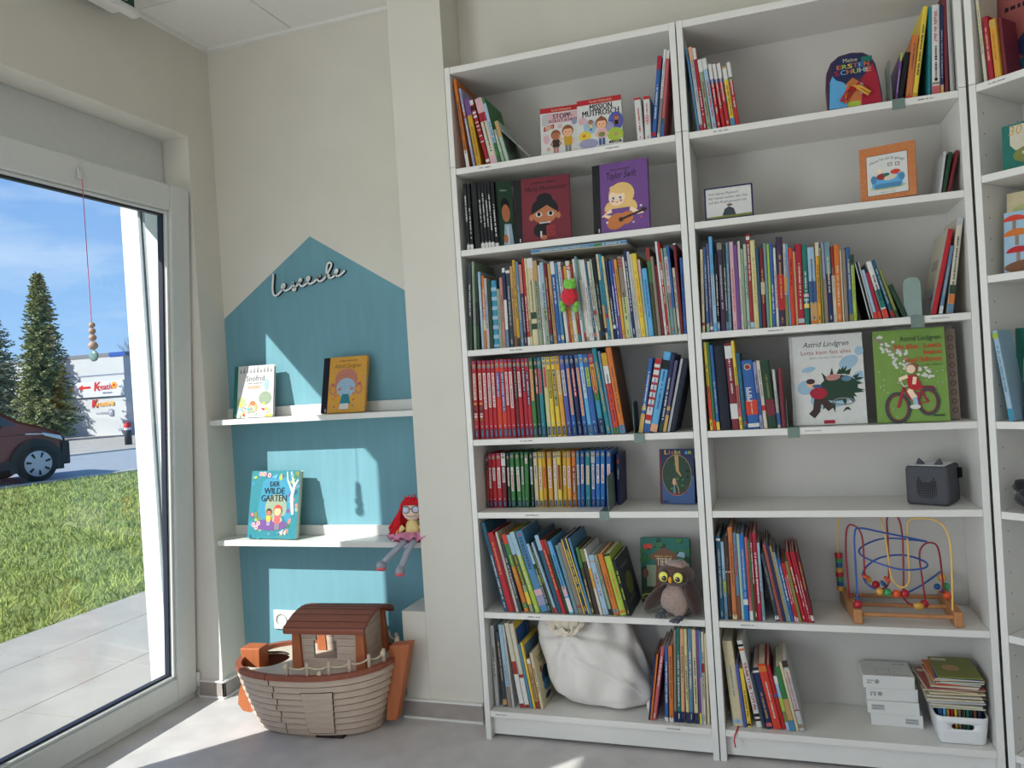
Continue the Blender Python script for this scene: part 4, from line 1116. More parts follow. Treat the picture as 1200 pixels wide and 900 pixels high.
def art_mission(a, W, H):
    a.rect(0, W, H*.89, H, C('red')); a.text('Familie Wolkenlicht', W*.54, H*.92, .009, C('cream'), w=W*.50)
    a.text('MISSION', W*.54, H*.765, .020, C('black'), w=W*.50, bold=.0007); a.text('MUTFROSCH', W*.53, H*.64, .021, C('black'), w=W*.82, bold=.0007)
    for x, y, rx, ry, c in ((.86,.47,.17,.20,'violet blue'),(.70,.36,.12,.12,'lilac grey'),(.28,.42,.15,.16,'pale blue'),(.12,.56,.10,.08,'pale pink'),(.16,.24,.14,.11,'yellow'),(.84,.20,.18,.14,'lime'),(.24,.08,.22,.10,'lilac grey')): a.ell(W*x, H*y, W*rx, H*ry, C(c))
    kid(a, W*.88, H*.34, H*.16, SK3, HB, 'black', 'purple', face=False); kid(a, W*.30, H*.34, H*.14, SK3, HB, 'pale yellow', 'blue', face=False); a.ell(W*.14, H*.25, W*.04, H*.03, C('orange')); a.ell(W*.86, H*.2, W*.05, H*.04, C('tan'))
    kid(a, W*.54, H*.02, H*.36, SK1, HB, 'pale pink', 'denim blue'); a.ell(W*.54, H*.235, W*.075, H*.05, C('olive')); a.ell(W*.54, H*.60, W*.035, H*.02, HB)
    a.rect(W*.70, W*.97, H*.03, H*.075, C('black')); a.glyphs(W*.74, W*.93, H*.052, .005, C('cream'), 8)
display('board_book', 'white book with red top edge and two standing children, left of the larger similar one', (.328,.022,2.014,5.4,8.8,.130,.170), .016, 'white', art_stopp)
display('board_book', 'white book with red top edge, child holding a green frog on the cover', (.461,.008,2.014,2.0,7.3,.149,.167), .018, 'white', art_mission)
def face_girl(a, x, y, r, skin, eye, brow=None):
    a.ell(x, y, r, r*.95, skin)
    for d in (-1, 1):
        a.ell(x+d*r*.42, y-.02*r, r*.21, r*.20, C('white')); a.ell(x+d*r*.42, y-.02*r, r*.14, r*.15, C(eye), 12); a.ell(x+d*r*.5, y-.38*r, r*.17, r*.12, C('rose'), 12)
    a.line([(x-.16*r, y-.5*r), (x, y-.55*r), (x+.16*r, y-.5*r)], r*.09, C('brick red')); a.line([(x-.03*r, y-.2*r), (x+.05*r, y-.24*r)], r*.05, C('tan'))
def spine_strip(a, W, H, f, c): a.rect(0, W*f, 0, H, C(c)); a.rect(W*f*.62, W*f*.78, H*.02, H*.075, C('light grey'))
def art_mont(a, W, H):
    spine_strip(a, W, H, .145, 'black'); a.glyphs(W*.32, W*.76, H*.915, .005, C('black'), 2); a.text('Maria Montessori', W*.57, H*.79, .017, C('black'), w=W*.74, slant=.22)
    x, y, r = W*.55, H*.435, W*.225
    a.ell(x, H*.665, r*.62, r*.40, C('black')); a.ell(x, y+r*.28, r*1.06, r*.98, C('black'))
    for d in (-1, 1): a.ell(x+d*r*1.06, y-r*.28, r*.18, r*.25, SK3)
    a.ell(x, y-.05*r, r*.98, r*.78, SK3); a.poly([(x-r*.98, y+.0*r), (x-r*.75, y+.12*r), (x-.1*r, y+.48*r), (x+.2*r, y+.62*r), (x+.6*r, y+.30*r), (x+r*.98, y+.05*r), (x+r*.85, y+.7*r), (x, y+1.1*r), (x-r*.85, y+.7*r)], C('black'))
    for d in (-1, 1): a.ell(x+d*r*.46, y-.08*r, r*.25, r*.20, C('white')); a.ell(x+d*r*.46, y-.06*r, r*.15, r*.16, C('black'))
    a.ell(x, H*.17, W*.20, H*.135, C('maroon')); a.ell(x-.01, H*.175, W*.16, H*.12, C('black')); a.line([(x-.02, H*.285), (x+.02, H*.29)], .004, C('white')); a.rect(x+.004, x+.034, H*.07, H*.24, C('brick red')); a.ring(x+.02, H*.15, .011, .004, C('maroon')); a.ell(x-.006, H*.06, .012, .008, SK3); a.rect(x-.018, x-.012, H*.07, H*.16, C('white'))
display('hardcover_book', 'plum red book, woman with black hair bun on the cover, black spine strip', (.213,.024,1.727,3.6,6.8,.199,.228), .014, 'maroon', art_mont, spine='black')
def art_tay(a, W, H):
    spine_strip(a, W, H, .14, 'black'); a.glyphs(W*.33, W*.70, H*.895, .005, C('dark purple'), 5); a.text('Taylor Swift', W*.52, H*.765, .024, C('black'), w=W*.54, slant=.12)
    x, y, r = W*.50, H*.505, W*.16
    a.ell(x+.004, y+.006, r*1.45, r*1.35, BLOND)
    for k in range(9):
        q = -1.5+k*.38; a.ell(x+q*r*.95, y-r*(.75+.25*abs(q)), r*.34, r*.62, BLOND, rot=q*.25)
    a.ell(x+r*1.35, y-r*1.35, r*.32, r*.8, BLOND, rot=.2)
    face_girl(a, x-.012, y-.004, r*.92, SK2, 'denim blue'); a.ell(x-.01, y+r*.75, r*.9, r*.42, BLOND, rot=-.35); a.ell(x+r*.72, y+r*.4, r*.3, r*.62, BLOND, rot=.5)
    a.poly([(x-.034, H*.17), (x+.034, H*.17), (x+.03, H*.335), (x-.03, H*.335)], C('purple')); a.line([(x-.032,H*.31),(x-.06,H*.25),(x-.02,H*.20)], .014, SK2); a.line([(x+.032,H*.31),(x+.058,H*.24),(x+.075,H*.25)], .013, SK2)
    a.ell(x-.016, H*.15, .034, .026, C('tan orange'), rot=.4); a.ell(x+.018, H*.185, .025, .021, C('tan orange'), rot=.4); a.ell(x, H*.17, .008, .008, C('dark brown')); a.line([(x+.0,H*.17),(x+.075,H*.265)], .008, C('dark brown')); a.ell(x+.078, H*.27, .010, .007, C('dark brown'))
    for q, v, c in ((.22,.30,'rose'),(.86,.33,'white'),(.25,.15,'white'),(.86,.17,'rose'),(.72,.11,'pale pink'),(.2,.22,'brick red')): a.ell(W*q, H*v, .004, .004, C(c), 10)
display('hardcover_book', 'purple book, blond girl playing a guitar on the cover, black spine strip', (.492,.026,1.727,-4.3,5.6,.189,.236), .018, 'purple', art_tay, spine='black')
def art_green2(a, W, H):
    a.rect(0, W*.06, 0, H, C('black')); a.glyphs(W*.15, W*.7, H*.86, .007, C('sage'), 4); a.ell(W*.5, H*.62, W*.27, H*.12, C('black')); a.ell(W*.52, H*.50, W*.26, H*.14, SK3); a.poly([(W*.25,0),(W*.9,0),(W*.8,H*.33),(W*.38,H*.33)], C('pale blue')); a.rect(W*.5, W*.62, 0, H*.3, C('white')); a.ell(W*.4, H*.1, W*.14, H*.07, SK3)
display('hardcover_book', 'dark green book turned sideways, dark-haired figure in pale blue, beside the black spines', (.1668,.0035,1.727,33,5,.056,.226), .012, 'dark green', art_green2, spine='black')
def art_mole(a, W, H):
    e_ = .005; a.rect(e_, W-e_, e_, H-e_, C('white'))
    for k, s in enumerate(('Vom kleinen Maulwurf,', 'der wissen wollte, wer ihm', 'auf den Kopf gemacht hat')): a.text(s, W*.09, H*(.76-.13*k), .0085, C('dark slate'), w=W*(.62, .80, .78)[k], align='l')
    a.poly([(e_, e_), (W-e_, e_), (W-e_, H*.12), (e_, H*.10)], C('olive')); a.poly([(W*.36,H*.11),(W*.64,H*.11),(W*.60,H*.30),(W*.5,H*.38),(W*.41,H*.30)], C('dark slate')); a.ell(W*.52, H*.42, W*.06, H*.035, C('brown'))
display('picture_book', 'small landscape book with dark blue border, dark mound and handwriting on white', (.856,.024,1.727,-.7,8.7,.149,.108), .012, 'navy', art_mole)
def art_mama(a, W, H):
    for k in range(9): a.ring(W*(.05+.11*k), H*(.94 if k % 2 else .05), .008, .0012, C('tan')); a.ring(W*(.045 if k % 2 else .94), H*(.08+.1*k), .008, .0012, C('tan'))
    a.rect(W*.125, W*.865, H*.085, H*.835, C('dark brown')); a.rect(W*.132, W*.858, H*.092, H*.828, C('white'))
    a.text('Mama hat ein Ei gelegt!', W*.5, H*.73, .0085, C('black'), w=W*.62, arc=.012)
    for x, y in ((.55,.63),(.68,.62)): a.rect(W*x-.006, W*x+.006, H*y-.005, H*y+.005, C('brown')); a.rect(W*x-.004, W*x+.004, H*y-.003, H*y+.003, C('white'))
    a.ell(W*.5, H*.22, W*.33, H*.05, C('pale lime')); a.poly([(W*.22,H*.22),(W*.76,H*.22),(W*.78,H*.40),(W*.74,H*.44),(W*.26,H*.44),(W*.21,H*.40)], C('sky blue')); a.ell(W*.25, H*.38, W*.055, H*.075, C('steel blue')); a.ell(W*.75, H*.38, W*.055, H*.075, C('steel blue')); a.rect(W*.26, W*.74, H*.20, H*.29, C('steel blue'))
    a.ell(W*.40, H*.42, W*.10, H*.06, C('brick red')); a.ell(W*.36, H*.53, W*.04, H*.045, SK2); a.ell(W*.55, H*.39, W*.12, H*.05, C('ivory'), rot=.2); a.ell(W*.64, H*.48, W*.09, H*.045, C('scarlet')); a.ell(W*.48, H*.45, W*.06, H*.03, C('teal green'))
    a.text('Babette Cole', W*.5, H*.115, .0055, C('grey'), w=W*.26)
display('picture_book', 'orange brown square book with white panel and blue sofa on the cover', (1.315,.034,1.727,-13,7.7,.151,.166), .022, 'tan orange', art_mama)
# shoe shaped lacing book
sh = thing('lacing_book', 'shoe shaped blue and red board book with tied orange laces', 'book', (1.236, .012, 2.0183), (math.radians(-9), 0, math.radians(2.4)), 'books shown face out')
def shoe_out(W, H, k=1.0, ox=0, oz=0):
    P = [(0,0),(W,0),(W*1.0,H*.2),(W*.965,H*.5),(W*.93,H*.72),(W*.86,H*.88),(W*.72,H*.97),(W*.5,H*1.0),(W*.28,H*.97),(W*.12,H*.86),(W*.03,H*.68),(0,H*.4)]
    return [(W/2+(x-W/2)*k+ox, z*k+oz) for x, z in P]
m = MB(); W, H = .153, .172
for k, c in ((0,'dark purple'),(1,'teal green'),(2,'rose'),(3,'ivory'),(4,'dark purple')): m.prism(shoe_out(W, H, 1-.004*(k % 2)), .0045*k, .0045*k+.0043, C(c), 'y')
a = Art(m, (0,0,0), (1,0,0), (0,0,1))
a.poly([(W*.03,0),(W*.40,0),(W*.42,H*.34),(W*.30,H*.50),(W*.14,H*.62),(W*.08,H*.5)], C('sky blue')); a.poly([(W*.62,0),(W*.98,0),(W*.95,H*.5),(W*.88,H*.74),(W*.78,H*.66),(W*.66,H*.5),(W*.60,H*.3)], C('crimson'))
a.poly([(W*.14,H*.60),(W*.20,H*.52),(W*.34,H*.46),(W*.5,H*.55),(W*.66,H*.50),(W*.78,H*.62),(W*.84,H*.8),(W*.74,H*.93),(W*.5,H*.97),(W*.26,H*.93),(W*.14,H*.8)], C('navy'))
a.poly([(W*.36,H*.0),(W*.62,H*.0),(W*.66,H*.40),(W*.5,H*.53),(W*.36,H*.42)], C('tan orange')); a.rect(W*.38, W*.60, 0, H*.09, C('lime'))
a.text('Meine', W*.48, H*.83, .013, C('pale yellow'), w=W*.26)
for k, (ch, c) in enumerate(zip('ERSTEN', ('orange','lime','yellow','rose','sky blue','orange'))): a.text(ch, W*(.27+.10*k), H*.715, .014, C(c), w=W*.085, bold=.0006)
for k, (ch, c) in enumerate(zip('SCHUHE', ('crimson','sky blue','orange','lime','pale blue','peach'))): a.text(ch, W*(.22+.115*k), H*.605, .015, C(c), w=W*.095, bold=.0007)
a.rect(W*.68, W*.88, H*.80, H*.89, C('teal green'))
for x, y in ((.40,.38),(.64,.38),(.40,.24),(.64,.24)): a.ring(W*x, H*y, .006, .003, C('silver'))
m.build('cover', sh)
m = MB(); m.tube([(W*.52,-.006,H*.35),(W*.40,-.012,H*.36),(W*.34,-.012,H*.22),(W*.33,-.008,H*.05)], .0035, C('orange'), 6); m.tube([(W*.52,-.006,H*.35),(W*.62,-.016,H*.30),(W*.78,-.014,H*.18),(W*.74,-.012,H*.14),(W*.6,-.012,H*.26),(W*.5,-.008,H*.36)], .004, C('amber'), 6)
m.build('lace', sh)
m = MB(); m.tube([(W*.52,-.005,H*.35),(W*.36,-.012,H*.26),(W*.24,-.012,H*.10),(W*.30,-.010,H*.08),(W*.46,-.008,H*.26),(W*.60,-.008,H*.40)], .004, C('red'), 6); m.build('lace', sh)
def art_lot1(a, W, H):
    a.rect(0, W*.045, 0, H, C('light grey')); a.text('Astrid Lindgren', W*.50, H*.87, .017, C('black'), w=W*.62, slant=.25); a.text('Lotta kann fast alles', W*.50, H*.785, .013, C('dusty red'), w=W*.68); a.text('Bilder von Ilon Wikland', W*.50, H*.735, .006, C('grey'), w=W*.44)
    for x, y, rx, ry, r_ in ((.80,.68,.14,.07,.5),(.90,.50,.12,.05,.9),(.55,.30,.3,.12,.2),(.25,.62,.10,.03,.2),(.2,.42,.12,.08,.4),(.95,.8,.06,.05,0)): a.ell(W*x, H*y, W*rx, H*ry, C('pale blue'), rot=r_)
    g = random.Random(4); a.ell(W*.64, H*.40, W*.27, H*.14, C('dark green'), rot=.18)
    for k in range(26):
        t_ = g.uniform(0, 2*PI); cx, cy = W*(.64+.24*math.cos(t_)), H*(.40+.15*math.sin(t_)+.05*math.cos(t_)); l = g.uniform(.018, .034); an = t_+g.uniform(-.5, .5)
        a.poly([(cx-.007*math.sin(an), cy+.007*math.cos(an)), (cx+.007*math.sin(an), cy-.007*math.cos(an)), (cx+l*math.cos(an), cy+l*math.sin(an))], C('dark green'))
    a.ell(W*.58, H*.52, W*.10, H*.035, C('dusty pink'), rot=.1); a.ell(W*.76, H*.50, W*.07, H*.03, C('slate blue')); a.ring(W*.70, H*.25, .032, .004, C('grey'), rb=.012)
    a.line([(W*.36,H*.30),(W*.33,H*.16),(W*.26,H*.10)], .022, C('dark brown')); a.line([(W*.40,H*.30),(W*.48,H*.22),(W*.53,H*.17)], .022, C('dark brown')); a.ell(W*.37, H*.35, W*.12, H*.065, C('crimson')); a.ell(W*.27, H*.455, W*.05, H*.042, SK1); a.ell(W*.27, H*.485, W*.06, H*.03, C('dark brown')); a.ell(W*.36, H*.43, W*.07, H*.02, C('denim blue'))
    a.poly([(W*.68,H*.13),(W*.74,H*.16),(W*.80,H*.15),(W*.76,H*.19),(W*.72,H*.18)], C('dark green')); a.rect(W*.42, W*.57, H*.012, H*.05, C('crimson'))
display('hardcover_book', 'large white book showing a bundled fir tree on the cover', (1.085,.052,1.060,-1.9,7.5,.213,.282), .010, 'white', art_lot1)
def art_lot2(a, W, H):
    g = random.Random(11); a.line([(W*.02,H*.93),(W*.2,H*.83),(W*.36,H*.74),(W*.42,H*.66)], [.008,.006,.004,.002], C('taupe'))
    for cx, cy, n, sp in ((.10,.93,5,.03),(.20,.82,14,.09),(.30,.76,8,.07),(.42,.75,8,.05),(.36,.64,14,.10),(.46,.60,7,.06),(.68,.53,10,.08),(.76,.50,7,.06)):
        for k in range(n):
            x, y = W*(cx+g.uniform(-sp, sp)), H*(cy+g.uniform(-sp, sp)*.6); a.ell(x, y, .0046, .0038, C('white'), 8); a.ell(x, y, .0013, .0013, C('pale yellow'), 6)
    for k in range(40): a.ell(W*g.uniform(.05,.95), H*g.uniform(.05,.60), .0016, .0014, C('white'), 6)
    a.text('Astrid Lindgren', W*.94, H*.87, .015, C('dark green'), w=W*.56, align='r', bold=.0001)
    for s, y, w_ in (('Na klar, Lotta', .785, .64), ('kann', .715, .24), ('Rad fahren', .640, .50)): a.text(s, W*.94, H*y, .0155, C('scarlet'), w=W*w_, align='r', bold=.0003)
    a.text('Bilder von Ilon Wikland', W*.94, H*.595, .0055, C('dark green'), w=W*.40, align='r')
    # bicycle with a child in a plain red dress
    for x, y, r in ((.30,.155,.044),(.72,.21,.038)): a.ring(W*x, H*y, r*.80, .006, C('dark slate'), rb=r*1.08); a.ring(W*x, H*y, r*.66, .004, C('maroon'), rb=r*.92)
    for p in ([(.30,.155),(.40,.38),(.44,.30),(.56,.19)],[(.43,.33),(.60,.30),(.56,.19),(.72,.21),(.62,.34)]): a.line([(W*x, H*y) for x, y in p], .007, C('crimson'))
    a.line([(W*.40,H*.38),(W*.36,H*.44),(W*.33,H*.45)], .004, C('ivory')); a.line([(W*.40,H*.38),(W*.50,H*.40)], .004, C('ivory')); a.line([(W*.60,H*.37),(W*.80,H*.36),(W*.82,H*.33)], .008, C('maroon'))
    a.line([(W*.52,H*.37),(W*.48,H*.33),(W*.54,H*.25)], .016, SK2); a.line([(W*.54,H*.26),(W*.55,H*.18)], .012, C('pale blue')); a.ell(W*.54, H*.16, .014, .007, C('white')); a.poly([(W*.44,H*.50),(W*.58,H*.50),(W*.66,H*.36),(W*.56,H*.33),(W*.46,H*.36)], C('red')); a.line([(W*.46,H*.49),(W*.34,H*.46)], .010, SK2); a.line([(W*.56,H*.48),(W*.54,H*.40)], .010, SK2)
    a.ell(W*.53, H*.575, W*.085, H*.055, HB); a.ell(W*.51, H*.565, W*.062, H*.046, SK2); a.rect(W*.78, W*.93, H*.055, H*.07, C('dark green'))
display('hardcover_book', 'large green book showing a red bicycle and white blossom', (1.324,.034,1.060,-5.5,7.6,.194,.280), .012, mat('print leaf green', (110, 142, 64), .46, k=1.15), art_lot2)
display('hardcover_book', 'book hidden behind the large green bicycle book, only its patterned edge shows', (1.372,.078,1.060,-5.5,7,.182,.272), .016, 'taupe', lambda a, W, H: [a.ring(W*.93, H*(.1+.1*k), .008, .003, C('brown')) for k in range(9)])
def art_licht(a, W, H):
    a.rect(0, W*.05, 0, H, C('dark red')); a.rect(W*.07, W, 0, H*.5, C('denim blue')); a.ell(W*.5, H*.52, W*.43, H*.375, C('tan')); a.ell(W*.5, H*.52, W*.42, H*.365, C('dark green'))
    g = random.Random(2)
    for k in range(26): a.ell(W*(.5+g.uniform(-.3,.3)), H*(.52+g.uniform(-.26,.26)), .006*g.uniform(.6,1.6), .004, C(g.choice(('dark olive','green','black','dark green'))), 8)
    a.line([(W*.5,H*.88),(W*.52,H*.6),(W*.62,H*.50)], [.014,.010,.004], C('tan')); a.poly([(W*.38,H*.18),(W*.46,H*.18),(W*.44,H*.36),(W*.40,H*.36)], C('slate blue')); a.ell(W*.42, H*.40, .006, .012, C('peach')); a.line([(W*.43,H*.42),(W*.54,H*.28),(W*.55,H*.18)], .0025, C('tan')); a.rect(W*.38, W*.46, H*.15, H*.19, C('scarlet'))
    for k, (ch, c) in enumerate(zip('Licht an', ('yellow','orange','rose','lime','amber','black','sky blue','lime'))):
        if ch != ' ': a.text(ch, W*(.20+.098*k), H*.90, .015, C(c), bold=.0008)
    a.text('Tiere im Dschungel', W*.5, H*.155, .008, C('crimson'), w=W*.62, arc=-.016); a.rect(W*.09, W*.24, H*.02, H*.06, C('navy'))
display('picture_book', 'dark blue book with round jungle picture and red spine, facing out beside small spines', (.642,.135,.804,-6.3,8.5,.118,.187), .010, 'navy', art_licht, spine='dark red')
display('hardcover_book', 'dark book edge standing behind the round jungle picture book', (.674,.153,.804,-6.3,8.5,.100,.150), .010, 'dark navy', lambda a, W, H: None)
def art_tiere(a, W, H):
    g = random.Random(6); GR = C('dark green'); a.rect(0, W, H*.55, H, C('teal green'))
    for k in range(70): a.ell(W*g.uniform(.02,.98), H*g.uniform(.62,.98), .012*g.uniform(.5,1.2), .008, C(g.choice(('dark green','teal green','green'))), 8)
    a.rect(W*.12, W*.34, H*.25, H*.58, C('sage')); a.rect(W*.66, W*.80, H*.25, H*.55, C('pale mint'))
    a.poly([(W*.18,H*.14),(W*.30,H*.28),(W*.32,H*.62),(W*.18,H*.72),(W*.36,H*.80),(W*.50,H*.85),(W*.64,H*.80),(W*.78,H*.72),(W*.64,H*.62),(W*.66,H*.28),(W*.80,H*.14)], C('brown'))
    a.text('TIERE', W*.48, H*.575, .026, C('ivory'), w=W*.30, bold=.0006); a.text('AM', W*.48, H*.475, .014, C('cream'), w=W*.10); a.text('TAG', W*.49, H*.34, .026, C('ivory'), w=W*.22, bold=.0006); a.glyphs(W*.30, W*.64, H*.715, .006, C('gold'), 5)
    a.ell(W*.42, H*.20, W*.07, H*.05, C('brick red')); a.poly([(W*.36,H*.22),(W*.37,H*.29),(W*.41,H*.25)], C('brick red')); a.poly([(W*.48,H*.22),(W*.48,H*.29),(W*.44,H*.25)], C('brick red')); a.ell(W*.48, H*.13, W*.08, H*.06, C('scarlet')); a.ell(W*.43, H*.185, W*.03, H*.02, C('ivory'))
    for k in range(40): a.ell(W*g.uniform(.02,.98), H*g.uniform(.01,.20)*(1 if g.random() < .6 else .6), .010*g.uniform(.5,1.2), .006, C(g.choice(('olive','dark olive','green','lime'))), 8)
    a.ell(W*.11, H*.86, .009, .009, C('scarlet')); a.ell(W*.20, H*.87, .009, .009, C('scarlet')); a.ell(W*.10, H*.45, W*.06, H*.07, C('brown')); a.poly([(W*.74,H*.73),(W*.9,H*.70),(W*.9,H*.78),(W*.8,H*.79)], C('pale blue'))
display('board_book', 'dark green book with brown tree trunk and white lettering behind the owl', (.552,.165,.452,-4.0,8,.172,.224), .020, 'dark green', art_tiere, rnd=.008)
# books on the wall shelves
def art_snof(a, W, H):
    spine_strip(a, W, H, .10, 'teal green'); g = random.Random(8)
    for k in range(10): a.poly([(W*(.14+.085*k),H*.86),(W*(.19+.085*k),H*.86),(W*(.165+.085*k),H*(.95+.03*(k%3)))], C('grey'))
    a.text('Snöfrid', W*.54, H*.70, .024, C('dark slate'), w=W*.46); a.glyphs(W*.36, W*.72, H*.655, .006, C('grey'), 1); a.glyphs(W*.34, W*.70, H*.595, .008, C('peach'), 2); a.glyphs(W*.36, W*.66, H*.565, .008, C('peach'), 3)
    a.ell(W*.80, H*.36, W*.16, H*.13, C('sage')); a.ell(W*.20, H*.30, W*.10, H*.10, C('pale lime')); a.ell(W*.82, H*.62, W*.06, H*.12, C('pale blue')); a.ell(W*.5, H*.20, W*.12, H*.10, C('peach')); a.ell(W*.49, H*.27, W*.07, H*.05, C('tan orange')); a.ell(W*.51, H*.15, W*.05, H*.07, C('white'))
    for k in range(34): a.ell(W*g.uniform(.14,.98), H*g.uniform(.02,.26), .007*g.uniform(.5,1.4), .006, C(g.choice(('pale lime','yellow','white','sage','pale mint','peach','pale blue'))), 8)
    a.ell(W*.76, H*.15, W*.045, H*.02, C('red'), rot=-.5); a.ell(W*.40, H*.15, W*.03, H*.025, C('sky blue')); a.ell(W*.28, H*.05, W*.03, H*.03, C('scarlet'), rot=.6)
display('hardcover_book', 'white book with pale landscape and green spine strip on the upper wall shelf', (-1.148,.208,1.169,3.6,10,.191,.222), .014, 'white', art_snof, spine='teal green', group='books on the wall shelves')
PB = mat('print dusty rose brown', (176, 112, 92), .45, k=1.25)
def art_ast(a, W, H):
    spine_strip(a, W, H, .145, 'black'); a.glyphs(W*.36, W*.78, H*.925, .005, C('brown'), 3); a.text('Astrid Lindgren', W*.56, H*.80, .017, C('brown'), w=W*.60, slant=.2)
    x, y, r = W*.55, H*.53, W*.225
    a.ell(x, y+r*.35, r*1.15, r*.95, PB)
    for d in (-1, 1): a.ring(x+d*r*1.30, H*.42, .018, .007, PB, rb=.024); a.line([(x+d*r*1.1,H*.53),(x+d*r*1.25,H*.46)], .010, PB); a.poly([(x+d*r*1.15,H*.5),(x+d*r*1.5,H*.54),(x+d*r*1.5,H*.47)], C('rose')); 
    a.ell(x, y-.02, r*.96, r*.86, C('pale blue')); a.poly([(x-r*.98,y-.012),(x-r*.6,y+.014),(x+.1*r,y+.034),(x+r*.3,y+.046),(x+r*.7,y+.008),(x+r*.98,y-.012),(x+r*.9,y+r*.9),(x,y+r*1.25),(x-r*.9,y+r*.9)], PB)
    for d in (-1, 1): a.ell(x+d*r*.62, y-.026, .010, .006, C('dusty pink')); a.line([(x+d*r*.42-.006,y-.016),(x+d*r*.42+.006,y-.016)], .0015, C('grey'))
    a.poly([(x-.026,H*.15),(x+.026,H*.15),(x+.014,H*.325),(x-.014,H*.325)], C('teal')); a.poly([(x-.028,H*.06),(x+.018,H*.06),(x+.016,H*.16),(x-.022,H*.16)], C('white'))
    for q, v, c in ((.33,.30,'rose'),(.74,.33,'rose'),(.74,.22,'scarlet'),(.28,.24,'orange'),(.72,.12,'teal'),(.30,.11,'rose')): a.ell(W*q, H*v, .006, .003, C(c), 8, rot=.5)
display('hardcover_book', 'yellow book, girl with looped braids on the cover, black spine strip, upper wall shelf', (-.717,.205,1.169,-2.2,13.2,.204,.231), .016, 'amber', art_ast, spine='black', group='books on the wall shelves')
def art_gart(a, W, H):
    g = random.Random(12); a.rect(0, W, 0, H, C('teal')); a.poly([(W*.16,H*.26),(W*.86,H*.26),(W*.82,H*.86),(W*.5,H*.95),(W*.25,H*.84)], C('turquoise')); a.ell(W*.55, H*.45, W*.22, H*.20, C('sage'))
    for k in range(90):
        x, y = g.uniform(.02,.98), g.uniform(.02,.98)
        if .2 < x < .8 and .32 < y < .88: continue
        a.ell(W*x, H*y, .012*g.uniform(.5,1.3), .009*g.uniform(.5,1.2), C(g.choice(('olive','green','sage','turquoise','slate blue','teal','lime','purple','dusty pink','dark teal'))), 8, rot=g.uniform(0,3))
    a.ell(W*.45, H*.20, W*.36, H*.08, C('purple')); a.line([(W*.90,H*.35),(W*.86,H*.6),(W*.90,H*.78),(W*.82,H*.98)], [.012,.016,.012,.006], C('white')); a.line([(W*.88,H*.72),(W*.97,H*.86)], .008, C('white')); a.line([(W*.87,H*.68),(W*.76,H*.86),(W*.74,H*.98)], [.010,.007,.004], C('white'))
    for s, y, h_, w_ in (('DER', .765, .021, .19), ('WILDE', .655, .026, .42), ('GARTEN', .545, .027, .52)): a.text(s, W*.50, H*y, h_, C('dark navy'), w=W*w_, bold=.0004)
    kid(a, W*.42, H*.19, H*.155, SK3, C('dark brown'), 'yellow', 'lilac grey', face=False); kid(a, W*.60, H*.13, H*.225, SK1, C('scarlet'), 'rose', 'grey', face=False)
    a.poly([(W*.42,H*.90),(W*.56,H*.95),(W*.53,H*.88)], C('sky blue')); a.ell(W*.85, H*.92, .010, .006, C('sky blue'))
    for x, y in ((.20,.95),(.28,.95),(.38,.93),(.12,.20),(.18,.16),(.22,.22)): a.ell(W*x, H*y, .010, .010, C('pale pink'), 12); a.ell(W*x, H*y, .004, .004, C('rose'), 8)
    a.poly([(W*.66,H*.09),(W*.74,H*.14),(W*.72,H*.05)], C('white')); a.poly([(W*.74,H*.08),(W*.80,H*.13),(W*.79,H*.05)], C('white'))
display('hardcover_book', 'turquoise book with garden scene and white birch on the lower wall shelf', (-1.108,.198,.660,-3.2,12.4,.250,.283), .020, 'pale mint', art_gart, group='books on the wall shelves')
# flat book lying on top of the frog toy row
fb = thing('picture_book', 'pale blue book lying flat on top of the standing books above the frog toy', 'book', (.272, .012, 1.688), (0, math.radians(.55), 0), 'books on the frog toy shelf')
m = MB(); m.box(0, .33, 0, .20, 0, .0022, C('ivory')); m.box(0, .33, 0, .20, .0118, .014, C('pale blue')); m.box(0, .33, 0, .002, .002, .012, C('steel blue')); a = Art(m, (0,0,0), (1,0,0), (0,0,1)); a.rect(.22, .245, .002, .012, C('green')); a.glyphs(.03, .20, .007, .005, C('ivory'), 4); a.glyphs(.25, .31, .007, .006, C('ivory'), 6); m.build('cover', fb)
m = MB(); m.box(.003, .327, .0022, .196, .0024, .0116, PAPER); m.build('pages', fb)
# sheet metal bookends hooked over the shelf edge
STEEL = mat('grey green sheet steel', (106, 124, 116), .45, metal=.15, k=1.1, spec=.5)
def bookend(label, x, z, w, hgt, yaw=0, d=.10, flange=.03, right=False):
    t = thing('bookend', label, 'bookend', (x, 0, z), (0, 0, 0), 'steel bookends')
    m = MB(); m.box(0, w, -.0022, d, .0002, .0014, STEEL); m.box(0, w, -.0024, -.0008, -flange, .0014, STEEL); m.build('foot', t, bevel=.0004)
    m = MB(); n = 8; pts = [(.004, .001), (d, .001)]+[(d-.02+.02*math.cos(PI/2*k/n), hgt-.02+.02*math.sin(PI/2*k/n)) for k in range(n+1)]+[(.024-.02*math.sin(PI/2*k/n), hgt-.02+.02*math.cos(PI/2*k/n)) for k in range(n+1)]
    if yaw: m.prism(pts, 0, .0015, STEEL, 'x', M=Matrix.Translation((w, 0, 0)) @ Matrix.Rotation(yaw, 4, 'Z'))
    elif right: m.prism(pts, w-.0015, w, STEEL, 'x')
    else: m.prism(pts, w-.0015 if w < 0 else 0, (w-.0015 if w < 0 else 0)+.0015, STEEL, 'x')
    m.build('upright', t); return t
bookend('bookend left of the blue leaning books in the left bookcase', .589, 1.060, .034, .105)
bookend('bookend at the right end of the short red-to-blue run', .457, .804, .032, .118, d=.125, right=True)
bookend('bookend beside the shoe shaped book on the top shelf', 1.4105, 2.014, .034, .125)
bookend('tall bookend beside the red spine with white cover, turned to the viewer', 1.425, 1.375, .036, .115, yaw=math.radians(68), d=.052, flange=.034)
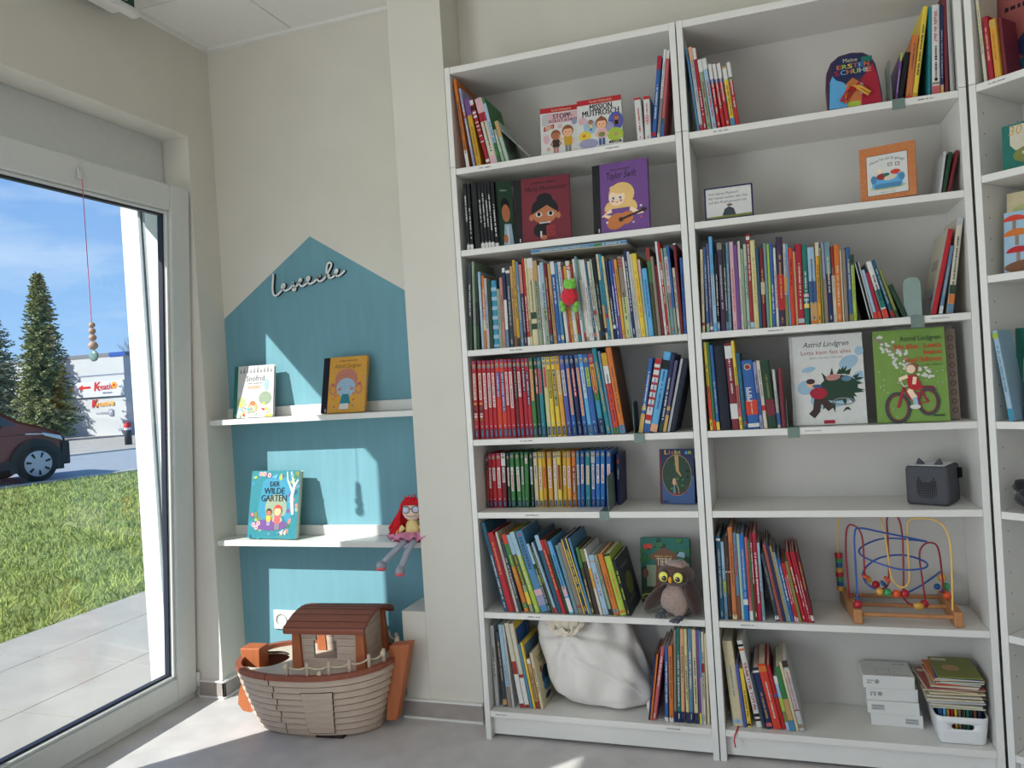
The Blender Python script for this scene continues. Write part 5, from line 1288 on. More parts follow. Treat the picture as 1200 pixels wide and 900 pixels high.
bookend('bookend left of the fir-tree cover', 1.0655, 1.060, .034, .09)

# navy book standing set back behind the bookend of the short run
t = thing('book', 'navy book standing back behind the bookend, right end of the short red-to-blue run', 'book', (.4925, .128, .8044), (0, math.radians(2), 0), ROWGR['L5'])
m, tk = cover_mesh(.014, .178, .12, C('navy')); a = Art(m, (0,0,0), (1,0,0), (0,0,1)); a.rect(.003, .011, .145, .16, C('brick red')); a.glyphs(.09, .13, .007, .005, C('white'), 3, False); m.build('cover', t)
p = MB(); p.box(tk+.0001, .0139-tk, tk+.0015, .117, .0022, .1752, PAPER); p.build('pages', t)
# ---------------------------------------------------------------- soft toys
def fur(name, rgb, **k): return mat(name, rgb, .95, var=.22, scale=k.get('scale', 160), bump=.9, k=k.get('k', 1.35), sheen=.4, detail=6)
OWLD, OWLM, OWLL = fur('owl dark plush', (60, 42, 38), k=1.1), fur('owl brown plush', (88, 66, 58), k=1.1), fur('owl grey belly plush', (150, 130, 120), k=1.2)
OWLF = mat('owl grey felt feet', (84, 88, 94), .9, bump=.3, k=1.2); EYEY = mat('owl yellow eye', (226, 204, 92), .35, k=1.4); EYEB = mat('toy black eye', (16, 16, 18), .15, spec=.7); BEAK = mat('owl orange beak', (226, 150, 60), .6, k=1.3)
ow = thing('plush_owl', 'brown plush owl with yellow eyes sitting in front of the dark green tree book', 'soft toy', (.690, .042, .4555), (0, 0, math.radians(-14))); ow.scale = (1.0, .93, .88)
def lump(s, amp=.06): 
    g = random.Random(s); ks = [(Vector((g.uniform(-1,1), g.uniform(-1,1), g.uniform(-1,1))).normalized(), g.uniform(4, 9), g.uniform(0, 6)) for _ in range(6)]
    return lambda d: 1+amp*sum(math.sin(k[0].dot(d)*k[1]+k[2]) for k in ks)/3
m = MB(); m.ell((0, .012, .062), (.062, .052, .066), OWLM, 28, 20, fn=lump(1)); m.ell((0, -.012, .062), (.050, .042, .062), OWLL, 28, 20, fn=lump(2)); m.build('body', ow)
m = MB(); m.ell((.004, 0, .152), (.058, .050, .047), OWLM, 28, 20, fn=lump(3, .04)); m.ell((.008, .0, .186), (.036, .034, .020), OWLL, 20, 12, fn=lump(4, .08))
for d in (-1, 1): m.ell((.004+d*.024, -.034, .150), (.026, .022, .027), OWLD, 18, 12, fn=lump(5, .04))
h = m.build('head', ow)
for d in (-1, 1):
    e = MB(); e.ell((.002+d*.025, -.050, .153), (.0165, .009, .019), EYEY, 18, 12); e.ell((.004+d*.023, -.057, .149), (.0085, .005, .010), EYEB, 14, 10); e.ell((.001+d*.023, -.0615, .154), (.002, .0012, .002), EYEW_ if False else mat('white glint', (235, 235, 235), .4, k=1.3), 8, 6); e.build('eye', h)
e = MB(); e.ell((.002, -.058, .143), (.006, .008, .014), BEAK, 12, 8, fn=lambda d: 1-.25*max(0, -d.z)); e.build('beak', h)
m = MB(); M = Matrix.Translation((-.066, -.015, .060)) @ Matrix.Rotation(math.radians(42), 4, 'Y'); m.ell((0,0,0), (.026, .034, .066), OWLD, 22, 16, M=M, fn=lump(7)); m.build('wing', ow)
m = MB(); M = Matrix.Translation((.060, -.010, .070)) @ Matrix.Rotation(math.radians(-14), 4, 'Y'); m.ell((0,0,0), (.024, .034, .062), OWLD, 22, 16, M=M, fn=lump(8)); m.build('wing', ow)
for (x, y, z, r_) in ((-.036, -.055, .016, .5), (.026, -.070, .002, -.7)):
    m = MB()
    for k in (-1, 0, 1): M = Matrix.Translation((x, y, z)) @ Matrix.Rotation(k*.5+r_*.4, 4, 'Z') @ Matrix.Rotation(.35 if x < 0 else .1, 4, 'X'); m.ell((0, -.014, .004), (.0075, .020, .0065), OWLF, 12, 8, M=M)
    m.ell((x, y+.010, z+.004), (.013, .016, .010), OWLF, 12, 8); m.build('foot', ow)
# frog toy
fr = thing('frog_toy', 'small red and green plush frog toy clinging to the book spines', 'soft toy', (.405, -.002, 1.528), (0, math.radians(5), 0))
FG = fur('frog green plush', (112, 180, 66), k=1.3, scale=120); FRD = fur('frog red plush', (190, 40, 52), k=1.3, scale=120)
m = MB(); m.ell((.001, -.016, .037), (.022, .018, .017), FG, 20, 14, fn=lump(11, .05)); m.ell((-.011, -.020, .049), (.009, .009, .009), FG, 12, 8); m.ell((.012, -.020, .051), (.009, .009, .009), FG, 12, 8); m.build('head', fr)
m = MB(); m.ell((0, -.018, 0), (.029, .019, .028), FRD, 24, 18, fn=lambda d: 1+.07*math.cos(8*math.atan2(d.y, d.x)+2*d.z)); m.build('body', fr)
for x, z in ((-.026, -.024), (.025, -.026)):
    m = MB(); m.ell((x, -.014, z), (.010, .010, .011), FG, 12, 8); m.ell((x+(.006 if x < 0 else -.003), -.017, z-.017), (.010, .010, .012), FG, 12, 8); m.build('leg', fr)
# doll
dl = thing('rag_doll', 'rag doll with red yarn hair and pink tutu sitting on the lower wall shelf', 'doll', (-.322, .178, .661), (0, 0, math.radians(16)))
SKD = mat('doll skin cloth', (226, 192, 172), .85, k=1.35, bump=.2, scale=200); YR = mat('red yarn', (206, 34, 44), .85, var=.2, scale=120, k=1.25); TUT = mat('pink tulle', (226, 140, 172), .8, var=.12, scale=60, k=1.3); TUT2 = mat('coral skirt lining', (226, 78, 92), .8, k=1.3); YEL = mat('pale yellow blouse', (226, 200, 136), .85, k=1.3, bump=.2); GRT = mat('grey doll tights', (146, 150, 160), .9, k=1.3, bump=.3, scale=200); SOL = mat('coral sole', (226, 106, 116), .8, k=1.2); LINE = mat('grey embroidery', (108, 112, 124), .7)
GL = mat('pale lilac glasses felt', (186, 184, 204), .7, k=1.3)
m = MB(); m.ell((0, 0, .046), (.030, .024, .044), YEL, 20, 14, fn=lump(13, .03)); m.build('blouse', dl)
m = MB(); m.ell((.002, -.004, .122), (.039, .033, .041), SKD, 26, 18); 
m.tube([(.002-.018+.004*k, -.0362+.0004*(k-4)**2*.12, .106-.0035*math.sin(PI*k/9)) for k in range(10)], .0011, LINE, 6); hd = m.build('head', dl)
m = MB()
for d in (-1, 1): m.tube([(.002+d*.018+.0135*math.cos(2*PI*k/20), -.0385+abs(d*.018+.0135*math.cos(2*PI*k/20))*.18, .129+.013*math.sin(2*PI*k/20)) for k in range(20)], .0018, LINE, 6, True); m.ell((.002+d*.018, -.0345, .129), (.0125, .003, .012), GL, 14, 8)
m.tube([(-.003,-.0385,.131),(.002,-.0395,.133),(.007,-.0385,.131)], .0016, LINE, 6); m.build('glasses', hd)
g = random.Random(21); m = MB()
for k in range(150):
    an = g.uniform(-.15, PI+.15); top = Vector((.002+.040*math.cos(an), .004+.028*math.sin(an)-.006, .140+.022*g.random())); side = -1 if math.cos(an) < 0 else 1
    if k < 75: an = g.uniform(PI*.75, PI*1.1)
    x0, y0 = .002+.041*math.cos(an), -.004+.036*math.sin(an)
    L = g.uniform(.07, .12) if math.cos(an) < 0 else g.uniform(.04, .07)
    ox = -g.uniform(.01, .05) if math.cos(an) < 0 else g.uniform(0, .01)
    pts = [(.002+g.uniform(-.008,.008), -.010+g.uniform(-.012,.02), .164), (x0*.75, y0*.9, .158), (x0*1.05, y0, .136), (x0*1.12+ox*.4, y0-.004, .136-L*.5), (x0*1.1+ox, y0-.012+g.uniform(-.01,.01), .136-L)]
    pts = [(p[0]+g.uniform(-.002,.002), p[1]+g.uniform(-.002,.002), max(p[2], .028)) for p in pts]
    m.tube(pts, .0030, YR, 5)
for k in range(22):
    x = -.034+.068*k/21; m.tube([(x*.5, .0, .166+g.uniform(0,.006)), (x*.95, -.022, .157), (x*1.1, -.033, .146+.004*abs(k-10)/10-.006*(abs(k-10)/10)**2)], .0028, YR, 5)
for k in range(5): m.tube([(-.02+.012*k, 0, .162), (-.024+.013*k, -.004, .176+g.uniform(0,.008))], .0022, YR, 5)
m.build('hair', dl)
def frill(m, r0, r1, z0, z1, amp, n, mm, c=(0,0), sy=.8):
    vs = []; K = 120
    for rr_, zz_, am in ((r0, z0, .0), ((r0+r1)/2, (z0+z1)/2+.006, amp*.5), (r1, z1, amp)):
        for k in range(K): a_ = 2*PI*k/K; r = rr_+am*math.cos(n*a_); vs.append((c[0]+r*math.cos(a_), c[1]+r*math.sin(a_)*sy-(.006 if am else 0), zz_+am*.9*math.sin(n*a_+1)))
    fs = [(i*K+k, i*K+(k+1)%K, (i+1)*K+(k+1)%K, (i+1)*K+k) for i in range(2) for k in range(K)]
    m.add(vs, fs, mm, True)
m = MB(); frill(m, .024, .096, .040, .026, .009, 13, TUT); frill(m, .024, .090, .036, .018, .008, 11, TUT); frill(m, .022, .070, .028, .009, .003, 9, TUT2); m.build('skirt', dl)
for pts in ([(-.034,-.012,.062),(-.056,-.020,.040),(-.072,-.03,.018)], [(.034,-.012,.062),(.048,-.024,.040),(.046,-.036,.022)]):
    m = MB(); m.tube(pts, [.011,.010,.009], YEL, 10); m.ell(pts[-1], (.009,.009,.010), SKD, 12, 8); m.build('arm', dl)
for sx, ft in ((-1, (-.108, -.082, -.070)), (1, (-.036, -.108, -.088))):
    m = MB(); m.tube([(sx*.014-.004, -.03, .014), (sx*.018-.008, -.072, .012), (ft[0]*.55+sx*.008, -.088, -.022), (ft[0], ft[1], ft[2]+.012)], [.013,.0125,.0115,.011], GRT, 12); lg = m.build('leg', dl)
    m = MB(); M = Matrix.Translation(ft) @ Matrix.Rotation(math.radians(-18), 4, 'X') @ Matrix.Rotation(sx*.15-.25, 4, 'Z'); m.ell((0,-.010,.0), (.017,.025,.019), GRT, 16, 12, M=M); m.build('shoe', lg)
    m = MB(); m.ell((0,-.012,-.013), (.0165,.025,.007), SOL, 16, 8, M=M); m.build('sole', lg)
    m = MB(); m.tube([tuple(M @ Vector((.013*math.cos(2*PI*k/12), .008+.013*math.sin(2*PI*k/12), .019))) for k in range(12)], .0022, TUT, 5, True); m.build('bow', lg)

# ---------------------------------------------------------------- wooden ark
HW = mat('pale ark wood', (196, 176, 158), .6, var=.10, scale=7, k=1.15, stretch=(2, 2, 30), bump=.15, detail=6); DECKW = mat('light ark deck wood', (200, 188, 172), .6, var=.05, scale=6, k=1.12, stretch=(3, 30, 3))
RW = mat('reddish brown ark wood', (138, 80, 62), .5, var=.12, scale=6, k=1.25, stretch=(4, 24, 4), detail=6); OW_ = mat('orange brown ark wood', (164, 94, 58), .5, var=.10, scale=5, k=1.25, stretch=(14, 14, 1.5), detail=6); LAP_SHADE = mat('plank edge shade wood', (128, 110, 96), .8, k=1.0); SLOT = mat('dark groove', (58, 44, 38), .9); ROPE = mat('pale rope', (206, 190, 164), .9, var=.2, scale=200, k=1.2)
ark = thing('toy_ark', 'large wooden toy ark with red brown roofed cabin on the floor below the wall shelves', 'toy', (-.670, .014, 0), (0, 0, math.radians(5)))
def hull(t, th):   # t 0 floor .. 1 rim
    a = .236+.078*t**.8; b = .122+.078*t**.75
    c, s = math.cos(th), math.sin(th); e = 2.45
    r = (abs(c)**e+abs(s)**e)**(-1/e); x, y = a*r*c, b*r*s
    z0 = .012; z = z0+t*(.228+.016*(max(0, x)/.33)**2+.004*(min(0, x)/.33)**2)
    return x, y, z
NP, K = 9, 96
m = MB(); vs = []; fs = []
for i in range(NP):
    for t_, off in ((i/NP, .0075), ((i+1)/NP-.010, .0)):
        for k in range(K):
            th = 2*PI*k/K; x, y, z = hull(t_, th); n = Vector((x/.12, y/.03, 0)).normalized(); n = Vector((math.cos(th)*.17, math.sin(th)*.34, 0)).normalized(); vs.append((x+n.x*off, y+n.y*off, z))
for i in range(2*NP-1):
    for k in range(K): fs.append((i*K+k, i*K+(k+1)%K, (i+1)*K+(k+1)%K, (i+1)*K+k))
m.add(vs, fs, HW); m.add(vs[:K], [tuple(range(K))[::-1]], HW)
for i in range(1, NP):      # shade under each lapped plank, painted as a dark line
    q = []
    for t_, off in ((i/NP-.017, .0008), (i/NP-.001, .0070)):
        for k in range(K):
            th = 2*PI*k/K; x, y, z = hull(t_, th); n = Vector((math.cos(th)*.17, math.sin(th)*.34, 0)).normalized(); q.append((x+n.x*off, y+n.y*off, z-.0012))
    m.add(q, [(k, (k+1)%K, K+(k+1)%K, K+k) for k in range(K)], LAP_SHADE)
inn = [hull(1, 2*PI*k/K) for k in range(K)]; inb = [hull(.45, 2*PI*k/K) for k in range(K)]
vs = [(x*.975, y*.95, z) for x, y, z in inn]+[(x*.97, y*.94, z) for x, y, z in inb]; m.add(vs, [(k, k+K, (k+1)%K+K, (k+1)%K) for k in range(K)], RW, True); m.add(vs[K:], [tuple(range(K))], HW)
top = vs[:K]; outr = [hull(.995, 2*PI*k/K) for k in range(K)]; m.add(top+outr, [(k, (k+1)%K, K+(k+1)%K, K+k) for k in range(K)], HW)
g = random.Random(5)
for i in range(NP):       # staggered plank joints
    for ang in ((-1.86, -2.50) if i % 2 else (-1.90, -2.44)):
        if True:
            q = [hull((i+.10)/NP, ang), hull((i+.86)/NP, ang), hull((i+.86)/NP, ang+.012), hull((i+.10)/NP, ang+.012)]
            m.add([(x+.0008*math.cos(ang), y-.0085+.0062*j_, z) for (x, y, z), j_ in zip(q, (0,1,1,0))], [(0,3,2,1)], SLOT)
m.build('hull', ark)
m = MB(); vs = []     # side door, proud of the planks, with a dark gap round it
def door(m, a0, a1, t0, t1, off, mm, pl):
    n = 8
    for i in range(pl):
        ta, tb = t0+(t1-t0)*i/pl, t0+(t1-t0)*(i+1)/pl-.006
        vs = []
        for t_, o_ in ((ta, off+.0035), (tb, off)):
            for k in range(n+1): th = a0+(a1-a0)*k/n; x, y, z = hull(t_, th); vs.append((x+math.cos(th)*o_*.3, y-o_, z))
        m.add(vs, [(k, k+1, n+2+k, n+1+k) for k in range(n)], mm)
door(m, -1.50, -1.10, .055, .80, .0085, SLOT, 1); door(m, -1.49, -1.11, .065, .79, .0098, HW, 7); m.build('side_door', ark)
m = MB(); x, y, z = 0, 0, 0; m.box(.03, .14, -.1215, -.06, -.0005, .010, SLOT); m.lathe([(0,.0),(.116,.0),(.118,.012),(0,.012)], HW, 48, Matrix.Diagonal((2.08, 1.0, 1, 1))); m.build('keel_board', ark)
m = MB(); vs = []      # rim
for k in range(K):
    th = 2*PI*k/K; x, y, z = hull(1.0, th); n = Vector((math.cos(th)*.17, math.sin(th)*.34, 0)).normalized()
    for o_, dz in ((.007, -.004), (.007, .014), (-.016, .014), (-.016, -.004)): vs.append((x+n.x*o_, y+n.y*o_, z+dz))
m.add(vs, [(4*k+j, 4*((k+1)%K)+j, 4*((k+1)%K)+(j+1)%4, 4*k+(j+1)%4) for k in range(K) for j in range(4)], RW)
x, y, z = hull(1, -1.93); m.box(x-.0012, x+.0012, y-.0085, y+.01, z-.005, z+.0152, SLOT); m.build('rim', ark, bevel=.003)
m = MB()      # deck with a round cut for the open hold at the stern
pts = []; ZD = .240
for k in range(-K//2+7, K//2-6):
    th = 2*PI*k/K; x, y, z = hull(1, th); pts.append((x*.965, y*.945, ZD))
pts += [(-.222+.088*math.cos(q_), -.004+.088*math.sin(q_), ZD) for q_ in [math.radians(v) for v in range(115, -116, -10)]]
m.add(pts, [tuple(range(len(pts)))], DECKW); m.add([(x, y, ZD-.012) for x, y, z in pts], [tuple(range(len(pts)))[::-1]], DECKW)
m.build('deck', ark)
m = MB()      # stem post
m.frustum([(.268,-.026,.028),(.312,-.026,.030),(.312,.026,.030),(.268,.026,.028)], [(.300,-.028,.308),(.384,-.028,.316),(.384,.028,.316),(.300,.028,.308)], OW_); m.build('stem_post', ark, bevel=.006, seg=3)
m = MB(); m.frustum([(-.302,-.030,.12),(-.242,-.030,.12),(-.242,.030,.12),(-.302,.030,.12)], [(-.318,-.034,.290),(-.232,-.034,.290),(-.232,.034,.290),(-.318,.034,.290)], OW_); m.build('stern_post', ark, bevel=.005, seg=3)
m = MB(); pts = [(-.300,.21),(-.287,.09),(-.278,.050),(-.300,.032),(-.334,.038),(-.354,.064),(-.348,.11),(-.327,.16),(-.330,.21)]; m.prism(pts, -.014, .014, OW_, 'y'); m.build('rudder', ark, bevel=.005, seg=3)
# cabin
cb = bpy.data.objects.new('cabin', None); COL.objects.link(cb); cb.parent = ark; cb.location = (.086, .018, .241)
hx, hy, hz = .128, .098, .165
m = MB()
wx0, wx1, wz0, wz1 = -.062, .030, .036, .122
def plank(m, x0, x1, y0, y1, z0, z1, n):
    for i in range(n): a_ = z0+(z1-z0)*i/n; b_ = z0+(z1-z0)*(i+1)/n-.0012; m.box(x0, x1, y0, y1, a_, b_, HW)
for sy in (-1, 1):
    y0, y1 = (-hy, -hy+.010) if sy < 0 else (hy-.010, hy)
    plank(m, -hx, wx0, y0, y1, 0, hz, 6); plank(m, wx1, hx, y0, y1, 0, hz, 6); m.box(wx0, wx1, y0, y1, 0, wz0, HW); m.box(wx0, wx1, y0, y1, wz1, hz, HW)
    for x0, x1 in ((wx0, wx0+.010), (wx1-.010, wx1)): m.box(x0, x1, y0, y1, wz1-.020, wz1, HW)
plank(m, hx-.010, hx, -hy+.010, hy-.010, 0, hz, 6); m.prism([(-hy, hz), (hy, hz), (hy*.5, hz+.016), (0, hz+.021), (-hy*.5, hz+.016)], hx-.010, hx, HW, 'x')
m.build('wall', cb)
for sx in (-1, 1):
    for sy in (-1, 1):
        m = MB(); m.frustum([(sx*hx-.020, sy*hy-.014, 0), (sx*hx+.020, sy*hy-.014, 0), (sx*hx+.020, sy*hy+.014, 0), (sx*hx-.020, sy*hy+.014, 0)], [(sx*hx-.014, sy*hy-.012, hz), (sx*hx+.014, sy*hy-.012, hz), (sx*hx+.014, sy*hy+.012, hz), (sx*hx-.014, sy*hy+.012, hz)], OW_); m.build('corner_post', cb, bevel=.002)
m = MB(); prof = [(-.146,.152),(-.142,.162),(-.11,.176),(-.07,.190),(-.03,.198),(.0,.200),(.03,.198),(.07,.190),(.11,.176),(.142,.162),(.146,.152)]
und = [(y*.98, z-.013) for y, z in prof][::-1]
m.prism(prof+und, -hx-.030, hx+.034, RW, 'x', smooth=False)
for (y, z), (y2, z2) in zip(prof[1:-1], prof[2:-1]): m.tube([(-hx-.0305, y, z+.0002), (hx+.0345, y, z+.0002)], .0011, SLOT, 5)
m.build('roof', cb)
# rope railing
posts = []
def railing(angs):
    m_r = MB(); tops = []
    for th in angs:
        x, y, z = hull(1, th); x *= .975; y *= .955; p = MB(); p.lathe([(0,0),(.0065,0),(.0065,.050),(.004,.053),(0,.053)], HW, 10); p.build('railing_post', ark, loc=(x, y, z+.008)); tops.append((x, y, z+.045))
    for a_, b_ in zip(tops, tops[1:]): m_r.tube([Vector(a_).lerp(Vector(b_), k/6)-Vector((0,0,.010*math.sin(PI*k/6))) for k in range(7)], .0032, ROPE, 6)
    for e_ in (tops[0], tops[-1]): m_r.ell((e_[0], e_[1]-.008, e_[2]), (.010,.008,.011), ROPE, 10, 8)
    m_r.build('rope', ark)
railing([-1.66, -1.40, -1.14, -.90, -.64, -.36]); railing([1.05, .80, .55, .34])
x, y, z = hull(1, -1.27); m = MB(); m.ell((x, y*.93, z+.018), (.010,.010,.010), ROPE, 12, 8); m.build('knob', ark)
ar = MB(); ar.ell((-.225, -.02, .185), (.045,.035,.026), mat('orange toy plastic', (226, 150, 60), .5, k=1.3), 14, 10, fn=lump(31, .2)); o = ar.build('toy_animal'); o.location = ark.location; o.rotation_euler = ark.rotation_euler
tag(o, 'small orange toy lying in the open hold of the wooden ark', 'toy')

# ---------------------------------------------------------------- speaker cube, bead maze, boxes, bin, sack
FAB = mat('charcoal speaker fabric', (74, 75, 80), .9, var=.10, scale=240, k=1.15, bump=.3); FABD = mat('dark speaker hole', (18, 18, 22), .9); WPL = mat('white speaker plastic', (206, 208, 208), .4, k=1.2)
sp = thing('speaker_box', 'charcoal grey cube speaker with two pointed ears on the middle bookcase', 'speaker', (1.480, .130, .8045), (0, 0, math.radians(-25))); sp.scale = (1.04, 1.10, 1.02)
m = MB(); m.box(-.058, .058, -.058, .058, 0, .116, FAB); m.build('cover', sp, bevel=.010, seg=4)
m = MB(); a = Art(m, (-.058, -.0581, 0), (1,0,0), (0,0,1)); a.k = .0004
for j in range(12):
    for i in range(11):
        x, z = .033+i*.0050, .024+j*.0053
        inside = (((i-5)/5.6)**2+((j-4)/4.8)**2 < 1) or (j >= 7 and j <= 11 and (abs(i-1.2) < (11-j)*.5+.3 or abs(i-8.8) < (11-j)*.5+.3))
        if inside: a.ell(x, z, .0017, .0018, FABD, 8)
m.build('speaker_grille', sp)
m = MB(); m.box(-.048, .048, -.048, .048, .1158, .1178, WPL); m.build('top_plate', sp, bevel=.003)
for d in (-1, 1):
    m = MB(); m.frustum([(d*.024-.011,-.030,.1178),(d*.024+.011,-.030,.1178),(d*.024+.011,-.012,.1178),(d*.024-.011,-.012,.1178)], [(d*.028-.002,-.023,.136),(d*.028+.002,-.023,.136),(d*.028+.002,-.019,.136),(d*.028-.002,-.019,.136)], FAB); m.build('ear', sp, bevel=.003)
m = MB(); m.box(.058, .068, .030, .046, .072, .102, FABD); m.build('tag_loop', sp, bevel=.001)

WDM = mat('beech toy wood', (170, 118, 76), .5, var=.10, scale=8, k=1.2, stretch=(3, 12, 12), detail=6)
WB, WR, WY = mat('blue wire', (36, 80, 160), .3, k=1.2, spec=.5), mat('dark red wire', (142, 26, 40), .3, k=1.2, spec=.5), mat('yellow wire', (220, 178, 92), .3, k=1.2, spec=.5)
bm_ = thing('bead_maze', 'wooden bead maze with blue, red and yellow wires below the grey speaker', 'toy', (0, 0, .4525))
def P(u, v, d): # plan helper: u along the front 0..1, d depth 0..1, v height in metres
    x0, x1 = 1.240-.022*d, 1.506+.0*d; return (x0+(x1-x0)*u, .030+.215*d, v)
for u in (-.012, 1.012):
    m = MB(); (xa, ya, _), (xb, yb_, _) = P(u, 0, 0), P(u, 0, 1); m.add([(xa-.012, ya-.012, 0), (xa+.012, ya-.012, 0), (xb+.012, yb_+.012, 0), (xb-.012, yb_+.012, 0), (xa-.012, ya-.012, .045), (xa+.012, ya-.012, .045), (xb+.012, yb_+.012, .045), (xb-.012, yb_+.012, .045)], [(0,3,2,1),(4,5,6,7),(0,1,5,4),(1,2,6,5),(2,3,7,6),(3,0,4,7)], WDM); m.build('side_rail', bm_, bevel=.003)
for d in (.02, .5, .98):
    m = MB(); m.tube([P(-.0, .026, d), P(1.0, .026, d)], .0065, WDM, 12); m.build('cross_bar', bm_)
def wire(ctrl, mm, n=10):
    pts = []; k = len(ctrl); V = [Vector(c) for c in ctrl]
    for i in range(k-1):
        p0, p1, p2, p3 = V[max(i-1,0)], V[i], V[i+1], V[min(i+2,k-1)]
        for j in range(n): t = j/n; pts.append(.5*((2*p1)+(-p0+p2)*t+(2*p0-5*p1+4*p2-p3)*t*t+(-p0+3*p1-3*p2+p3)*t**3))
    pts.append(V[-1]); m = MB(); m.tube(pts, .0028, mm, 8); m.build('wire', bm_)
wire([P(0,.045,.04), P(.0,.20,.04), P(.01,.268,.05), P(.07,.287,.1), P(.35,.268,.2), P(.70,.243,.30), P(.80,.232,.4), P(.70,.230,.55), P(.40,.225,.75), P(.14,.205,.55), P(.14,.185,.35), P(.45,.160,.15), P(.72,.160,.2), P(.78,.168,.42), P(.60,.175,.7), P(.35,.165,.7), P(.16,.14,.5), P(.13,.11,.35), P(.25,.085,.3), P(.50,.072,.35), P(.70,.085,.5), P(.88,.105,.7), P(1.0,.11,.9), P(1.0,.045,.95)], WB)
wire([P(-.02,.045,.5), P(-.03,.18,.5), P(-.01,.27,.45), P(.06,.282,.4), P(.13,.25,.35), P(.135,.14,.35), P(.14,.11,.4), P(.18,.09,.5), P(.30,.075,.55), P(.38,.085,.5), P(.41,.13,.5), P(.42,.24,.5), P(.43,.305,.5), P(.53,.305,.45), P(.56,.24,.42), P(.54,.10,.4), P(.53,.060,.4), P(.58,.040,.42), P(.66,.028,.45), P(.76,.034,.5), P(.755,.09,.52), P(.74,.17,.55), P(.76,.205,.55), P(.84,.222,.55), P(.93,.205,.55), P(.965,.10,.6), P(.97,.046,.62)], WR)
wire([P(-.05,.045,.95), P(-.06,.20,.9), P(-.03,.30,.8), P(.05,.312,.7), P(.30,.312,.55), P(.37,.28,.45), P(.40,.18,.4), P(.42,.12,.38), P(.50,.092,.36), P(.58,.105,.35), P(.60,.15,.35), P(.60,.27,.33), P(.65,.306,.3), P(.85,.308,.2), P(.95,.285,.1), P(.985,.22,.04), P(.965,.045,.03)], WY)
BC = {n: mat('bead '+n, c, .3, k=1.25, spec=.5) for n, c in dict(red=(168,34,46), orange=(206,80,44), yellow=(202,152,66), green=(56,140,84), blue=(34,84,140)).items()}
def bead(p, r, c, rz=None, tilt=0):
    m = MB(); m.ell((0,0,0), (r, r, rz or r), BC[c], 16, 12); o = m.build('bead', bm_, loc=p); o.rotation_euler = (0, tilt, 0)
for k, c in enumerate(('yellow','blue','green','red','yellow','blue','green','red')):
    m = MB(); x, y, z = P(-.055, .052+.0155*k, .92); m.lathe([(.0105 if k not in (3,7) else .012, -.0075), (.0105 if k not in (3,7) else .012, .0075)], BC[c], 16); m.lathe([(0,-.0075),(.0105,-.0075)], BC[c], 16); m.lathe([(.0105,.0075),(0,.0075)], BC[c], 16); m.build('bead', bm_, loc=(x, y, z))
bead(P(.0,.055,.04), .0125, 'red')
for u, v, d, r, c, rz, tl in ((.145,.122,.38,.012,'orange',.006,.3),(.185,.108,.5,.0105,'yellow',.014,-.6),(.27,.090,.52,.012,'red',None,0),(.345,.094,.5,.0115,'blue',.007,.9),(.385,.108,.48,.013,'orange',.007,.9),(.27,.082,.28,.0115,'yellow',None,0),(.355,.078,.30,.0125,'green',None,0),(.45,.074,.32,.0125,'orange',None,0),(.54,.073,.36,.0128,'red',None,0),
    (.685,.031,.42,.0115,'yellow',.016,1.57),(.755,.034,.5,.0125,'red',None,0),(.985,.100,.80,.0125,'yellow',None,0),(.93,.072,.78,.010,'blue',None,0),(1.005,.078,.70,.0125,'green',None,0),(1.0,.054,.62,.0125,'orange',None,0)): bead(P(u, v, d), r, c, rz, tl)

CARD = mat('white carton', (206, 206, 202), .7, var=.03, scale=8, k=1.15)
bx = [(1.2635,.118,.102,'lowest'),(1.2545,.112,.102+.0405,'second from the bottom'),(1.2535,.115,.102+.081,'second from the top'),(1.246,.108,.102+.1215,'topmost')]
for i, (x, y, z, nm) in enumerate(bx):
    t = thing('carton', 'flat white carton, %s in the stack of four beside the white bin' % nm, 'box', (x, y, z+.0003), (0, 0, math.radians(-1.5+i*.8)), 'white cartons')
    m = MB(); m.box(0, .148, 0, .13, 0, .0400, CARD); m.build('body', t, bevel=.0012)
    m = MB(); a = Art(m, (0, 0, 0), (1,0,0), (0,0,1)); gq = C('grey'); 
    if i < 1: a.rect(.098, .136, .011, .029, C('light grey')); a.glyphs(.101, .132, .024, .005, gq, 3); a.glyphs(.101, .132, .016, .005, gq, 5)
    elif i < 2: a.rect(.012, .050, .011, .029, C('light grey')); a.glyphs(.015, .046, .024, .005, gq, 3); a.glyphs(.015, .046, .016, .005, gq, 5)
    else: a.glyphs(.012, .030, .024, .006, gq, i); a.glyphs(.012, .030, .017, .006, gq, i+4); a.ring(.040, .021, .0065, .0018, C('dark grey')); a.rect(.038, .042, .018, .024, C('dark grey'))
    m.build('print', t)
    if i == 3:
        m = MB(); a = Art(m, (0, 0, .0400), (1,0,0), (0,1,0)); a.rect(.045, .083, .016, .017, gq); a.rect(.045, .046, .016, .060, gq); a.rect(.082, .083, .016, .060, gq); a.rect(.045, .083, .059, .060, gq); a.glyphs(.09, .135, .012, .006, gq, 6); a.glyphs(.10, .14, .105, .006, C('dark grey'), 7); a.rect(.0, .148, .066, .0668, C('light grey')); m.build('print', t)
